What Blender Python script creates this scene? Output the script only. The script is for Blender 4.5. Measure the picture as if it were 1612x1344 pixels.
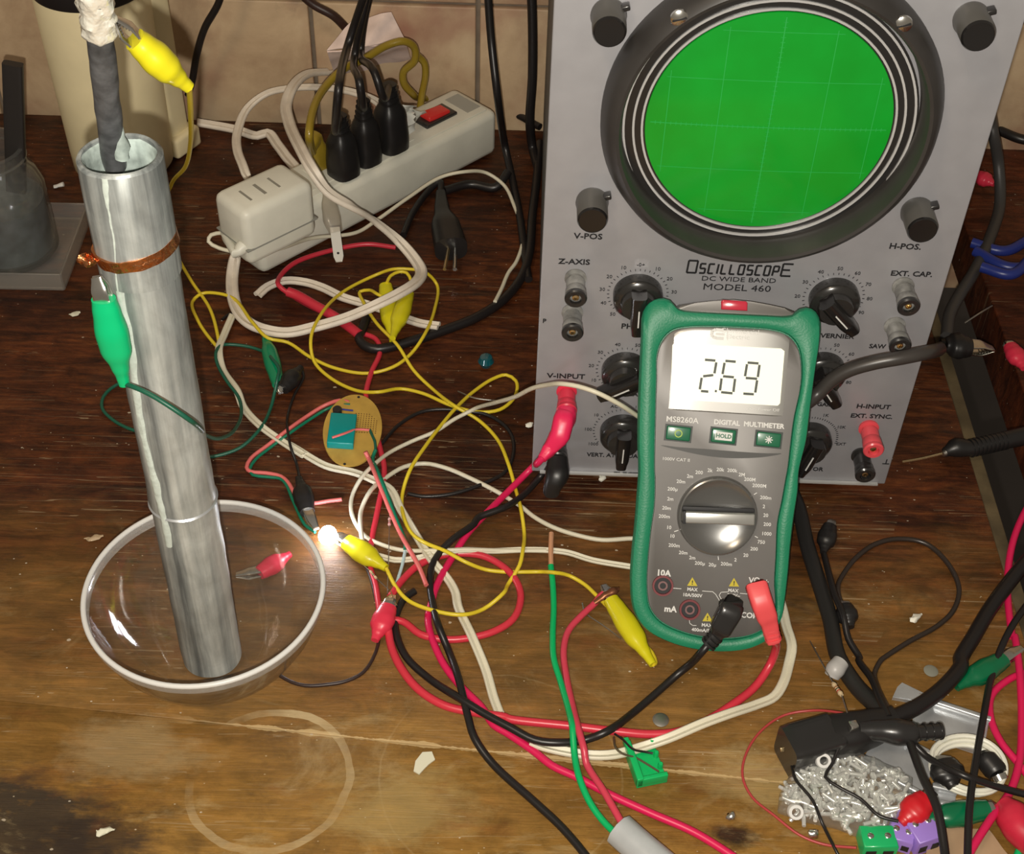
import bpy, bmesh, math, random
from mathutils import Vector, Matrix, noise
random.seed(7)
for o in list(bpy.data.objects): bpy.data.objects.remove(o)
scn = bpy.context.scene
col = scn.collection
V = Vector
# ------------------------------------------------------------ camera, light, exposure
F, PITCH, ROLL, H = 2206.0, 0.7689, 0.0323, 0.6273      # focal length for a 1612 px wide frame, metres
FW = V((0, math.cos(PITCH), -math.sin(PITCH)))
_U0 = V((0, math.sin(PITCH), math.cos(PITCH))); _R0 = V((1, 0, 0))
RT = math.cos(ROLL) * _R0 + math.sin(ROLL) * _U0
UP = -math.sin(ROLL) * _R0 + math.cos(ROLL) * _U0
CAM = V((0, 0, H))
cd = bpy.data.cameras.new('camera'); co = bpy.data.objects.new('camera', cd); col.objects.link(co)
cd.sensor_fit = 'HORIZONTAL'; cd.sensor_width = 36; cd.lens = 36 * F / 1612; cd.clip_start = .01
co.matrix_world = Matrix(((RT.x, UP.x, -FW.x, 0), (RT.y, UP.y, -FW.y, 0), (RT.z, UP.z, -FW.z, H), (0, 0, 0, 1)))
scn.camera = co
w = bpy.data.worlds.new('world'); scn.world = w; w.use_nodes = True
w.node_tree.nodes['Background'].inputs[0].default_value = (1, .86, .68, 1)
w.node_tree.nodes['Background'].inputs[1].default_value = .13
fl = bpy.data.lights.new('phone_flash', 'POINT'); fl.energy = 13.5; fl.shadow_soft_size = .003; fl.color = (1, .93, .82)
fo = bpy.data.objects.new('phone_flash', fl); col.objects.link(fo)
fo.location = CAM - UP * .019 - RT * .007
am = bpy.data.lights.new('ceiling_bulb', 'AREA'); am.energy = 4.0; am.size = .25; am.color = (1, .80, .58)
ao = bpy.data.objects.new('ceiling_bulb', am); col.objects.link(ao); ao.location = (-.5, -.2, 1.7)
ao.rotation_euler = (V((-.5, -.2, 1.7)) - V((0, .6, 0))).to_track_quat('Z', 'Y').to_euler()
scn.view_settings.view_transform = 'Standard'; scn.view_settings.look = 'None'
scn.view_settings.gamma = 1; scn.view_settings.use_curve_mapping = False
scn.view_settings.exposure = 0.5

# ------------------------------------------------------------ projection helpers: a pixel of the photo -> a point on a real plane
def ray(px, py): return FW + RT * ((px - 806) / F) - UP * ((py - 672) / F)
def at(px, py, z=0.0):
    d = ray(px, py); return CAM + d * ((z - H) / d.z)
def aty(px, py, y):
    d = ray(px, py); return CAM + d * (y / d.y)
def zoom(ox, oy, s):
    return lambda *p: [(ox + q[0] / s, oy + q[1] / s) + tuple(q[2:]) for q in p]
Z1 = zoom(0, 0, 3.582); Z2 = zoom(300, 0, 2.922); Z3 = zoom(100, 360, 3.3605); Z4 = zoom(380, 580, 3.358)
Z5 = zoom(300, 360, 2.879); Z6 = zoom(560, 800, 3.224); Z7 = zoom(800, 1000, 3.582); Z8 = zoom(1130, 1000, 3.3444)
ZR = zoom(1200, 760, 3.913); ZO = zoom(1212, 380, 3.36); ZM = zoom(960, 460, 4.478); ZN = zoom(960, 740, 4.2); ZT = zoom(820, 0, 2.035)
ZL = zoom(800, 380, 3.224)

class Frame:
    def __init__(s, o, ex, ey):
        s.o = V(o); s.ex = V(ex).normalized(); s.ey = V(ey).normalized(); s.n = s.ex.cross(s.ey).normalized()
        s.m = Matrix(((s.ex.x, s.ey.x, s.n.x, s.o.x), (s.ex.y, s.ey.y, s.n.y, s.o.y), (s.ex.z, s.ey.z, s.n.z, s.o.z), (0, 0, 0, 1)))
    def P(s, u, v, w=0): return s.o + s.ex * u + s.ey * v + s.n * w
    def px(s, x, y, w=0):
        d = ray(x, y); q = s.o + s.n * w
        p = CAM + d * ((q - CAM).dot(s.n) / d.dot(s.n)) - s.o
        return (p.dot(s.ex), p.dot(s.ey))

# ------------------------------------------------------------ materials
MATS = {}
def mat(name, c, rough=.5, metal=0, spec=.5, emit=None, es=0, coat=0, var=0, vs=60, bump=0, bs=300, trans=0, alpha=1):
    if name in MATS: return MATS[name]
    m = bpy.data.materials.new(name); m.use_nodes = True; MATS[name] = m
    nt = m.node_tree; b = nt.nodes['Principled BSDF']
    b.inputs['Base Color'].default_value = (*c, 1); b.inputs['Roughness'].default_value = rough
    b.inputs['Metallic'].default_value = metal; b.inputs['Specular IOR Level'].default_value = spec
    b.inputs['Coat Weight'].default_value = coat; b.inputs['Coat Roughness'].default_value = .12
    b.inputs['Alpha'].default_value = alpha
    if trans: b.inputs['Transmission Weight'].default_value = trans
    if emit: b.inputs['Emission Color'].default_value = (*emit, 1); b.inputs['Emission Strength'].default_value = es
    if var or bump:
        tc = nt.nodes.new('ShaderNodeTexCoord'); n = nt.nodes.new('ShaderNodeTexNoise')
        n.inputs['Scale'].default_value = vs; n.inputs['Detail'].default_value = 5
        nt.links.new(tc.outputs['Object'], n.inputs['Vector'])
        if var:
            r = nt.nodes.new('ShaderNodeValToRGB')
            r.color_ramp.elements[0].position = .3; r.color_ramp.elements[1].position = .7
            r.color_ramp.elements[0].color = (*[x * (1 - var) for x in c], 1)
            r.color_ramp.elements[1].color = (*[min(1, x * (1 + var)) for x in c], 1)
            nt.links.new(n.outputs['Fac'], r.inputs[0]); nt.links.new(r.outputs[0], b.inputs['Base Color'])
        if bump:
            n2 = nt.nodes.new('ShaderNodeTexNoise'); n2.inputs['Scale'].default_value = bs
            nt.links.new(tc.outputs['Object'], n2.inputs['Vector'])
            bp = nt.nodes.new('ShaderNodeBump'); bp.inputs['Strength'].default_value = bump; bp.inputs['Distance'].default_value = .001
            nt.links.new(n2.outputs['Fac'], bp.inputs['Height']); nt.links.new(bp.outputs[0], b.inputs['Normal'])
    return m
class G:   # small node-graph helper
    def __init__(s, name):
        s.m = bpy.data.materials.new(name); s.m.use_nodes = True; s.nt = s.m.node_tree
        s.b = s.nt.nodes['Principled BSDF']; s.tc = s.nt.nodes.new('ShaderNodeTexCoord').outputs['Object']; MATS[name] = s.m
    def n(s, t, **k):
        x = s.nt.nodes.new(t)
        for a, v in k.items(): setattr(x, a, v)
        return x
    def l(s, a, b): s.nt.links.new(a, b)
    def mapping(s, scale=(1, 1, 1), rot=(0, 0, 0), loc=(0, 0, 0)):
        x = s.n('ShaderNodeMapping'); x.inputs['Scale'].default_value = scale; x.inputs['Rotation'].default_value = rot; x.inputs['Location'].default_value = loc
        s.l(s.tc, x.inputs['Vector']); return x.outputs[0]
    def noise(s, vec, sc, det=4, rough=.55, dist=0):
        x = s.n('ShaderNodeTexNoise'); x.inputs['Scale'].default_value = sc; x.inputs['Detail'].default_value = det
        x.inputs['Roughness'].default_value = rough; x.inputs['Distortion'].default_value = dist
        s.l(vec, x.inputs['Vector']); return x.outputs['Fac']
    def ramp(s, fac, *st):
        x = s.n('ShaderNodeValToRGB'); cr = x.color_ramp
        while len(cr.elements) < len(st): cr.elements.new(.5)
        for e, (p, c) in zip(cr.elements, st):
            e.position = p; e.color = (*c, 1) if isinstance(c, tuple) else (c, c, c, 1)
        s.l(fac, x.inputs[0]); return x.outputs[0]
    def math(s, op, a, b=None, c=None):
        x = s.n('ShaderNodeMath', operation=op)
        for i, v in enumerate((a, b, c)):
            if v is None: continue
            if isinstance(v, (int, float)): x.inputs[i].default_value = v
            else: s.l(v, x.inputs[i])
        return x.outputs[0]
    def mix(s, fac, a, b, bt='MIX'):
        x = s.n('ShaderNodeMix', data_type='RGBA', blend_type=bt)
        for i, v in ((0, fac), (6, a), (7, b)):
            if isinstance(v, (int, float)): x.inputs[i].default_value = v
            elif isinstance(v, tuple): x.inputs[i].default_value = (*v, 1)
            else: s.l(v, x.inputs[i])
        return x.outputs[2]
    def bump(s, h, st=.3, d=.001):
        x = s.n('ShaderNodeBump'); x.inputs['Strength'].default_value = st; x.inputs['Distance'].default_value = d
        s.l(h, x.inputs['Height']); s.l(x.outputs[0], s.b.inputs['Normal'])

# ---- old varnished bench wood: grain, wear, paint specks, ring stain, scratches
def wood(name, grain_rot, dark, mid, light, ring=None, wear=True):
    g = G(name)
    off = g.n('ShaderNodeVectorMath', operation='ADD'); g.l(g.tc, off.inputs[0]); off.inputs[1].default_value = (0, .6, -.04) if wear else (0, 0, 0); g.tc = off.outputs[0]
    gr = g.noise(g.mapping((9, 60, 20), (0, 0, grain_rot)), 3.0, 9, .68, .9)
    fine = g.noise(g.mapping((20, 420, 50), (0, 0, grain_rot)), 2.2, 5, .7, .2)
    big = g.noise(g.mapping(), 9, 5, .6, .4)
    c = g.ramp(gr, (.30, dark), (.5, mid), (.72, light))
    c = g.mix(.32, c, g.ramp(fine, (.3, .35), (.7, 1.0)), 'MULTIPLY')
    mott = g.noise(g.mapping((1, 1.8, 1), loc=(5, 5, 0)), 38, 8, .75, .5)
    c = g.mix(.8, c, g.ramp(mott, (.36, (.35, .33, .33)), (.52, (.95, .9, .88)), (.66, (1.45, 1.35, 1.2))), 'MULTIPLY')
    c = g.mix(.75, c, g.ramp(big, (.30, (.20, .13, .10)), (.5, (.80, .72, .66)), (.7, (1.35, 1.2, 1.1))), 'MULTIPLY')
    if wear:
        # worn front, also painted brighter than the back to carry the flash falloff
        sp = g.n('ShaderNodeSeparateXYZ'); g.l(g.tc, sp.inputs[0])
        worn = g.math('MULTIPLY', g.ramp(g.math('ADD', sp.outputs['Y'], g.math('MULTIPLY', g.noise(g.mapping((1, 3, 1)), 7, 6, .65), .26)), (.47, 1.0), (.72, 0.0)), .80)  # mask holds both the real wear and the painted flash falloff
        c = g.mix(worn, c, g.mix(gr, (.19, .088, .015), (.50, .285, .065)))
        c = g.mix(worn, c, g.mix(.75, c, g.ramp(mott, (.34, (.40, .36, .30)), (.5, (.9, .9, .88)), (.68, (1.35, 1.35, 1.35))), 'MULTIPLY'))
        for (cx, cy, ra, amt, cc) in ((-.245, .35, .055, .88, (.030, .026, .022)), (-.20, .348, .03, .8, (.03, .02, .015)), (-.19, .40, .030, .38, (.50, .38, .20)), (-.05, .372, .034, .42, (.47, .35, .14)), (.115, .362, .012, .95, (.02, .014, .01)), (.14, .395, .03, .5, (.48, .36, .16)), (.17, .40, .012, .8, (.60, .47, .22))):
            dv = g.n('ShaderNodeVectorMath', operation='DISTANCE'); g.l(g.mapping((.7, 1.3, 0)), dv.inputs[0]); dv.inputs[1].default_value = (cx * .7, cy * 1.3, 0)
            f_ = g.math('ADD', dv.outputs['Value'], g.math('MULTIPLY', g.math('SUBTRACT', g.noise(g.mapping((1, 2, 1), loc=(cx * 50, 0, 0)), 26, 6, .7), .5), ra * 2.2))
            c = g.mix(g.math('MULTIPLY', g.ramp(g.math('DIVIDE', f_, ra), (.45, 1.0), (.95, 0.0)), amt), c, cc)
        dust = g.ramp(g.noise(g.mapping((1, 1.6, 1)), 15, 8, .75, .8), (.54, 0.0), (.70, .6))
        c = g.mix(g.math('MULTIPLY', dust, worn), c, (.52, .40, .20))
        dk = g.ramp(g.noise(g.mapping((1, 1.4, 1), loc=(3, 1, 0)), 10, 5, .65, .5), (.6, 0.0), (.72, .75))
        c = g.mix(dk, c, (.022, .014, .010))
        red = g.ramp(g.noise(g.mapping((1, 2.4, 1), loc=(7, 4, 0)), 14, 5, .6, .5), (.58, 0.0), (.8, .5))
        c = g.mix(red, c, (.20, .045, .012))
    if wear:   # splintered pale edge along the seam between the planks
        ln = g.math('SUBTRACT', g.math('ADD', sp.outputs['Y'], g.math('MULTIPLY', sp.outputs['X'], .0845)), .4176 - .1488 * .0845)
        ln = g.math('ABSOLUTE', g.math('ADD', ln, g.math('MULTIPLY', g.math('SUBTRACT', g.noise(g.mapping(), 90, 3), .5), .0016)))
        lw_ = g.ramp(g.noise(g.mapping((1, .2, 1), loc=(2, 0, 0)), 22, 5, .7), (.42, 0.0), (.62, .0022))
        xm = g.ramp(sp.outputs['X'], (0.0, 0.0), (.04, 1.0)); 
        c = g.mix(g.math('MULTIPLY', g.math('LESS_THAN', ln, g.math('ADD', .00045, lw_)), g.ramp(g.math('ADD', sp.outputs['X'], .5), (.32, 0.0), (.37, .62))), c, (.60, .44, .22))
    # paint and solder specks
    for sc, th, cc in ((95, .055, (.62, .55, .44)), (48, .05, (.55, .47, .36)), (160, .07, (.6, .5, .35))):
        v = g.n('ShaderNodeTexVoronoi'); v.inputs['Scale'].default_value = sc; v.inputs['Randomness'].default_value = 1
        g.l(g.mapping((1, 1.5, 1), (0, 0, .3)), v.inputs['Vector'])
        msk = g.math('LESS_THAN', g.math('ADD', v.outputs['Distance'], g.math('MULTIPLY', g.noise(g.mapping(), 300, 2), .10)), th + .05)
        sel = g.math('GREATER_THAN', g.noise(g.mapping(loc=(sc, 0, 0)), 22, 3), .55)
        c = g.mix(g.math('MULTIPLY', g.math('MULTIPLY', msk, sel), .7), c, cc)
    # long scratches
    for rot, sc, k in ((1.1, (2, 160, 1), .4), (-.5, (3, 190, 1), .35)):
        s_ = g.noise(g.mapping(sc, (0, 0, rot)), 1.2, 2, .4)
        m1 = g.math('LESS_THAN', g.math('ABSOLUTE', g.math('SUBTRACT', s_, .5)), .0035)
        sel = g.math('GREATER_THAN', g.noise(g.mapping(loc=(rot * 9, 2, 0)), 9, 3), .56)
        c = g.mix(g.math('MULTIPLY', g.math('MULTIPLY', m1, sel), k), c, (.45, .34, .2))
    if ring:
        for (cx, cy, rad, wd, amt) in ring:
            sp = g.n('ShaderNodeVectorMath', operation='DISTANCE'); g.l(g.mapping((1, 1, 0)), sp.inputs[0]); sp.inputs[1].default_value = (cx, cy, 0)
            dd = g.math('ADD', sp.outputs['Value'], g.math('MULTIPLY', g.math('SUBTRACT', g.noise(g.mapping(), 30, 3), .5), .006))
            mk = g.math('LESS_THAN', g.math('ABSOLUTE', g.math('SUBTRACT', dd, rad)), wd)
            mk = g.math('MULTIPLY', mk, g.ramp(g.noise(g.mapping(loc=(1, 1, 0)), 17, 5), (.40, 0.0), (.66, amt)))
            c = g.mix(mk, c, (.55, .43, .24))
    g.l(c, g.b.inputs['Base Color'])
    g.l(g.ramp(g.noise(g.mapping(), 25, 5), (.3, .32), (.7, .6)), g.b.inputs['Roughness'])
    g.b.inputs['Specular IOR Level'].default_value = .35
    g.bump(g.math('ADD', fine, g.math('MULTIPLY', big, .8)), .35, .0012)
    return g.m
M_bench = wood('bench_wood', .06, (.026, .008, .004), (.090, .027, .009), (.19, .066, .019), ring=[(-.1175, .3855, .0405, .0021, .7), (.0, .392, .062, .0005, .3)])
M_side = wood('side_wood', 1.1, (.05, .014, .006), (.13, .035, .014), (.19, .06, .022), wear=False)

def tile_mat():
    g = G('wall_tile')
    c = g.ramp(g.noise(g.mapping(), 16, 7, .65, .3), (.3, (.40, .27, .165)), (.55, (.58, .43, .27)), (.8, (.68, .54, .36)))
    pk = g.ramp(g.noise(g.mapping(loc=(4, 2, 1)), 9, 4, .6), (.5, 0.0), (.72, .75))
    c = g.mix(pk, c, (.30, .10, .075))
    dk = g.ramp(g.noise(g.mapping(loc=(9, 2, 1)), 24, 5, .7), (.6, 0.0), (.8, .5))
    c = g.mix(dk, c, (.12, .09, .075))
    g.l(c, g.b.inputs['Base Color']); g.b.inputs['Roughness'].default_value = .55
    g.bump(g.noise(g.mapping(), 60, 4), .2); return g.m
M_tile = tile_mat()
M_grout = mat('grout', (.20, .16, .12), .9, var=.2)

def zinc():
    g = G('zinc_sheet')
    st = g.noise(g.mapping((55, 55, 2.2)), 1.6, 6, .62, .3)
    bl = g.noise(g.mapping((1, 1, .6)), 55, 5, .6, .4)
    c = g.ramp(st, (.36, (.16, .18, .185)), (.5, (.40, .435, .43)), (.64, (.62, .66, .64)))
    c = g.mix(.7, c, g.ramp(bl, (.3, .5), (.7, 1.2)), 'MULTIPLY')
    g.l(c, g.b.inputs['Base Color']); g.b.inputs['Metallic'].default_value = .3
    g.l(g.ramp(bl, (.3, .34), (.7, .55)), g.b.inputs['Roughness'])
    g.bump(bl, .3, .001); return g.m
M_zinc = zinc()
M_seal = mat('pale_sealant', (.60, .68, .63), .5, var=.12, vs=200, bump=.5, bs=250)
M_zincin = mat('pipe_deposit', (.42, .50, .47), .7, var=.5, vs=90, bump=.8, bs=160)

def glass(name, tint, gloss, rough, base=.06):
    m = bpy.data.materials.new(name); m.use_nodes = True; nt = m.node_tree; MATS[name] = m
    nt.nodes.remove(nt.nodes['Principled BSDF']); out = nt.nodes['Material Output']
    tr = nt.nodes.new('ShaderNodeBsdfTransparent'); tr.inputs[0].default_value = (*tint, 1)
    gl = nt.nodes.new('ShaderNodeBsdfGlossy'); gl.inputs['Roughness'].default_value = rough
    df = nt.nodes.new('ShaderNodeBsdfDiffuse'); df.inputs[0].default_value = (.85, .85, .83, 1)
    lw = nt.nodes.new('ShaderNodeLayerWeight'); lw.inputs[0].default_value = .5
    pw = nt.nodes.new('ShaderNodeMath'); pw.operation = 'POWER'; pw.inputs[1].default_value = 4.0
    ml = nt.nodes.new('ShaderNodeMath'); ml.operation = 'MULTIPLY'; ml.inputs[1].default_value = .42 * gloss
    m1 = nt.nodes.new('ShaderNodeMath'); m1.operation = 'ADD'; m1.inputs[1].default_value = .045 * gloss; m1.use_clamp = True
    nt.links.new(lw.outputs['Facing'], pw.inputs[0]); nt.links.new(pw.outputs[0], ml.inputs[0])
    mx = nt.nodes.new('ShaderNodeMixShader'); m2 = nt.nodes.new('ShaderNodeMixShader')
    nt.links.new(ml.outputs[0], m1.inputs[0]); nt.links.new(m1.outputs[0], mx.inputs[0])
    nt.links.new(tr.outputs[0], mx.inputs[1]); nt.links.new(gl.outputs[0], mx.inputs[2])
    m2.inputs[0].default_value = base; nt.links.new(mx.outputs[0], m2.inputs[1]); nt.links.new(df.outputs[0], m2.inputs[2])
    nt.links.new(m2.outputs[0], out.inputs['Surface']); return m
M_glass = glass('bowl_glass', (.985, .985, .98), 1.3, .06, .008)
M_glassrim = glass('rim_glass', (.95, .95, .93), 3, .3, .75)  # white diffuse share paints the flash highlight into the rim
M_glassband = glass('band_glass', (.97, .97, .96), 2.5, .2, .2)  # weaker share of the same painted highlight
M_jar = glass('jar_glass', (.86, .88, .86), 1.5, .12, .04)
M_bag = glass('bag_plastic', (.93, .94, .93), 2.2, .22, .07)
M_tray = glass('tray_plastic', (.90, .87, .82), 1.5, .25, .09)

yellow = mat('yellow_rubber', (.66, .60, .012), .32, coat=.2)
ywire = mat('yellow_wire', (.72, .56, .03), .35)
green = mat('green_rubber', (.0, .50, .19), .35, coat=.2)
dgreen = mat('dark_green_wire', (.01, .10, .06), .4)
bgreen = mat('bright_green_wire', (.0, .42, .12), .35)
redr = mat('red_rubber', (.72, .035, .075), .35)
redw = mat('red_wire', (.62, .035, .06), .33)
pinkw = mat('pink_wire', (.72, .16, .15), .4)
magw = mat('magenta_red_wire', (.66, .012, .09), .35)
blackr = mat('black_rubber', (.014, .013, .013), .38)
blackc = mat('black_cable', (.013, .011, .011), .36)
blackp = mat('black_plastic', (.020, .019, .019), .28, coat=.3)
whitec = mat('white_cord', (.74, .67, .57), .45, var=.06, vs=120)
whitew = mat('white_wire', (.68, .64, .50), .42)
whitep = mat('white_plastic', (.74, .73, .63), .4, var=.07, vs=40)
cream = mat('cream_plastic', (.80, .70, .44), .5, var=.07, vs=25)
steel = mat('steel', (.75, .74, .70), .22, 1)
dsteel = mat('dull_steel', (.50, .48, .44), .4, 1)
brass = mat('tinned_brass', (.80, .62, .35), .3, 1)
copper = mat('copper', (.86, .34, .14), .28, 1, var=.25, vs=300, bump=.8, bs=500)
alum = mat('aluminium', (.60, .62, .64), .34, .65, var=.12, vs=80)
carbon = mat('carbon_rod', (.10, .104, .11), .42, .2, var=.5, vs=120, bump=.5, bs=200)
foil = mat('crumpled_foil', (.97, .95, .84), .28, .45, bump=1.0, bs=260)
panelm = mat('scope_panel_paint', (.35, .35, .372), .42, .2, var=.05, vs=60)
casem = mat('scope_case_paint', (.13, .14, .15), .5, .2, var=.1)
bezelm = mat('bezel_black', (.035, .032, .030), .42, var=.2, vs=40)
ink = mat('black_ink', (.012, .012, .014), .6)
winkm = mat('white_ink', (.70, .70, .68), .6)
knobm = mat('knob_bakelite', (.012, .011, .011), .24, coat=.4)
postm = mat('grey_post_plastic', (.22, .22, .21), .25, var=.4, vs=150)
orange_tr = mat('amber_cord', (.30, .21, .02), .3, coat=.4)
pcbm = mat('pcb_phenolic', (.50, .31, .06), .5, var=.15, vs=90)
teal = mat('teal_plastic', (.0, .27, .26), .3)
purple = mat('purple_plastic', (.32, .20, .62), .35)
holm = mat('meter_holster_green', (.010, .21, .105), .45, var=.06, bump=.15, bs=900)
facem = mat('meter_face_grey', (.125, .118, .112), .42, .2, var=.05, vs=50)
dialm = mat('meter_dial_grey', (.24, .24, .235), .22, .75)
M_lcd = mat('lcd_glare_glow', (.72, .74, .60), .35, emit=(1, .97, .72), es=.34)  # emission stands in for flash glare on the display
lcdink = mat('lcd_segments', (.05, .06, .05), .5)

# ------------------------------------------------------------ objects
def link_obj(name, bm, m, M=None, smooth=True):
    me = bpy.data.meshes.new(name)
    bmesh.ops.recalc_face_normals(bm, faces=bm.faces[:])
    if M is not None: bmesh.ops.transform(bm, matrix=M, verts=bm.verts[:])
    if smooth:
        for f in bm.faces: f.smooth = True
        for e in bm.edges:
            if len(e.link_faces) == 2 and e.calc_face_angle(0) > .7: e.smooth = False
    bm.to_mesh(me); bm.free(); me.materials.append(m)
    o = bpy.data.objects.new(name, me); col.objects.link(o); return o
def tag(o, label=None, cat=None, group=None, kind=None):
    if label: o['label'] = label
    if cat: o['category'] = cat
    if group: o['group'] = group
    if kind: o['kind'] = kind
    return o
def empty(name, label, cat, loc=(0, 0, 0), M=None, group=None):
    o = bpy.data.objects.new(name, None); col.objects.link(o); o.empty_display_size = .02
    o.matrix_world = M if M is not None else Matrix.Translation(V(loc))
    o['mw'] = [x for r in o.matrix_world for x in r]
    return tag(o, label, cat, group)
def MW(o):
    m = list(o['mw']); return Matrix([m[i * 4:i * 4 + 4] for i in range(4)])
def part(name, bm, m, parent, label=None, smooth=True, world=True, kind=None):
    """bm in world coordinates (or local when world=False)"""
    o = link_obj(name, bm, m, MW(parent).inverted() if world else None, smooth)
    o.parent = parent; o['mw'] = list(parent['mw'])
    if label: o['label'] = label
    if kind: o['kind'] = kind
    return o
def single(name, bm, m, label, cat, group=None, smooth=True):
    """a top-level thing of one mesh, origin at its base"""
    xs = [v.co for v in bm.verts]
    b = V(((min(p.x for p in xs) + max(p.x for p in xs)) / 2, (min(p.y for p in xs) + max(p.y for p in xs)) / 2, min(p.z for p in xs)))
    M = Matrix.Translation(b)
    o = link_obj(name, bm, m, M.inverted(), smooth); o.matrix_world = M; o['mw'] = [x for r in M for x in r]
    return tag(o, label, cat, group)
def clean():
    for o in bpy.data.objects:
        if 'mw' in o: del o['mw']

# ------------------------------------------------------------ shape helpers
def catmull(pts, step=.004):
    pts = [V(p) for p in pts]
    if len(pts) < 3: 
        n = max(2, int((pts[-1] - pts[0]).length / step)); return [pts[0].lerp(pts[-1], i / n) for i in range(n + 1)]
    out = []; P = [2 * pts[0] - pts[1]] + pts + [2 * pts[-1] - pts[-2]]
    for i in range(1, len(P) - 2):
        a, b, c, d = P[i - 1:i + 3]
        # centripetal
        t0 = 0; t1 = t0 + max(1e-6, (b - a).length) ** .5; t2 = t1 + max(1e-6, (c - b).length) ** .5; t3 = t2 + max(1e-6, (d - c).length) ** .5
        n = max(2, int((c - b).length / step))
        for k in range(n):
            t = t1 + (t2 - t1) * k / n
            A1 = a * ((t1 - t) / (t1 - t0)) + b * ((t - t0) / (t1 - t0)); A2 = b * ((t2 - t) / (t2 - t1)) + c * ((t - t1) / (t2 - t1)); A3 = c * ((t3 - t) / (t3 - t2)) + d * ((t - t2) / (t3 - t2))
            B1 = A1 * ((t2 - t) / (t2 - t0)) + A2 * ((t - t0) / (t2 - t0)); B2 = A2 * ((t3 - t) / (t3 - t1)) + A3 * ((t - t1) / (t3 - t1))
            out.append(B1 * ((t2 - t) / (t2 - t1)) + B2 * ((t - t1) / (t2 - t1)))
    out.append(pts[-1]); return out
def circ(r, n=10): return [(r * math.cos(2 * math.pi * i / n), r * math.sin(2 * math.pi * i / n)) for i in range(n)]
def twin(r):
    o = []
    for i in range(9): a = -math.pi / 2 + .25 + (math.pi - .0) * i / 8 - .25 * i / 4 * 1.0; o.append((r * 1.02 + r * math.cos(a), r * math.sin(a)))
    o.append((0, r * .25))
    for i in range(9): a = math.pi / 2 + .25 + math.pi * i / 8 - .25 * i / 4; o.append((-r * 1.02 + r * math.cos(a), r * math.sin(a)))
    o.append((0, -r * .25)); return o
def twin_old(r):   # two round conductors side by side
    o = []
    for i in range(7): a = -math.pi / 2 + math.pi * (i + .6) / 7.2; o.append((r * .95 + r * math.cos(a), r * math.sin(a)))
    for i in range(7): a = math.pi / 2 + math.pi * (i + .6) / 7.2; o.append((-r * .95 + r * math.cos(a), r * math.sin(a)))
    return o
def sweep(bm, path, prof, up=None, scale=None, caps=True):
    """prof: list of (a,b); a along the side direction, b along the up direction. scale: per-point (sa,sb)"""
    n = len(path); rings = []; prev = None
    for i, p in enumerate(path):
        t = (path[min(i + 1, n - 1)] - path[max(i - 1, 0)])
        t = t.normalized() if t.length > 1e-9 else V((0, 0, 1))
        if up is not None:
            s = t.cross(up)
            if s.length < .05: s = prev if prev is not None else t.orthogonal()
            s.normalize()
        else:
            if prev is None: s = t.cross(V((0, 0, 1))); s = s.normalized() if s.length > .05 else t.orthogonal().normalized()
            else: s = (prev - t * prev.dot(t)).normalized()
        prev = s; u = s.cross(t).normalized()
        sa, sb = scale[i] if scale else (1, 1)
        rings.append([bm.verts.new(p + s * (a * sa) + u * (b * sb)) for a, b in prof])
    k = len(prof)
    for i in range(n - 1):
        for j in range(k): bm.faces.new((rings[i][j], rings[i][(j + 1) % k], rings[i + 1][(j + 1) % k], rings[i + 1][j]))
    if caps:
        bm.faces.new(rings[0][::-1]); bm.faces.new(rings[-1])
    return bm
def tube(pts, r, step=.004, seg=10, bm=None):
    bm = bm or bmesh.new(); return sweep(bm, catmull(pts, step), circ(r, seg))
def super_prof(n=20, e=2.0):
    o = []
    for i in range(n):
        a = 2 * math.pi * (i + .5) / n; c, s = math.cos(a), math.sin(a)
        o.append((math.copysign(abs(c) ** (2 / e), c), math.copysign(abs(s) ** (2 / e), s)))
    return o
def loft(stations, up=V((0, 0, 1)), e=2.0, n=20, sub=4, bm=None):
    """stations: (point, half-width, half-height); smooth interpolation"""
    bm = bm or bmesh.new()
    P = [V(s[0]) for s in stations]; path = []; sc = []
    for i in range(len(P) - 1):
        for k in range(sub):
            t = k / sub; ts = t * t * (3 - 2 * t)
            path.append(P[i].lerp(P[i + 1], t)); sc.append((stations[i][1] * (1 - ts) + stations[i + 1][1] * ts, stations[i][2] * (1 - ts) + stations[i + 1][2] * ts))
    path.append(P[-1]); sc.append(stations[-1][1:3])
    return sweep(bm, path, super_prof(n, e), up, sc)
def box(c, s, bev=0, M=None, bm=None):
    bm2 = bmesh.new(); bmesh.ops.create_cube(bm2, size=1)
    for v in bm2.verts: v.co = V((v.co.x * s[0] + c[0], v.co.y * s[1] + c[1], v.co.z * s[2] + c[2]))
    if bev: bmesh.ops.bevel(bm2, geom=bm2.edges[:] , offset=bev, segments=3, affect='EDGES', profile=.5)
    if M is not None: bmesh.ops.transform(bm2, matrix=M, verts=bm2.verts[:])
    return merge(bm, bm2)
def merge(bm, bm2):
    if bm is None: return bm2
    me = bpy.data.meshes.new('t'); bm2.to_mesh(me); bm2.free(); bm.from_mesh(me); bpy.data.meshes.remove(me); return bm
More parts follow.
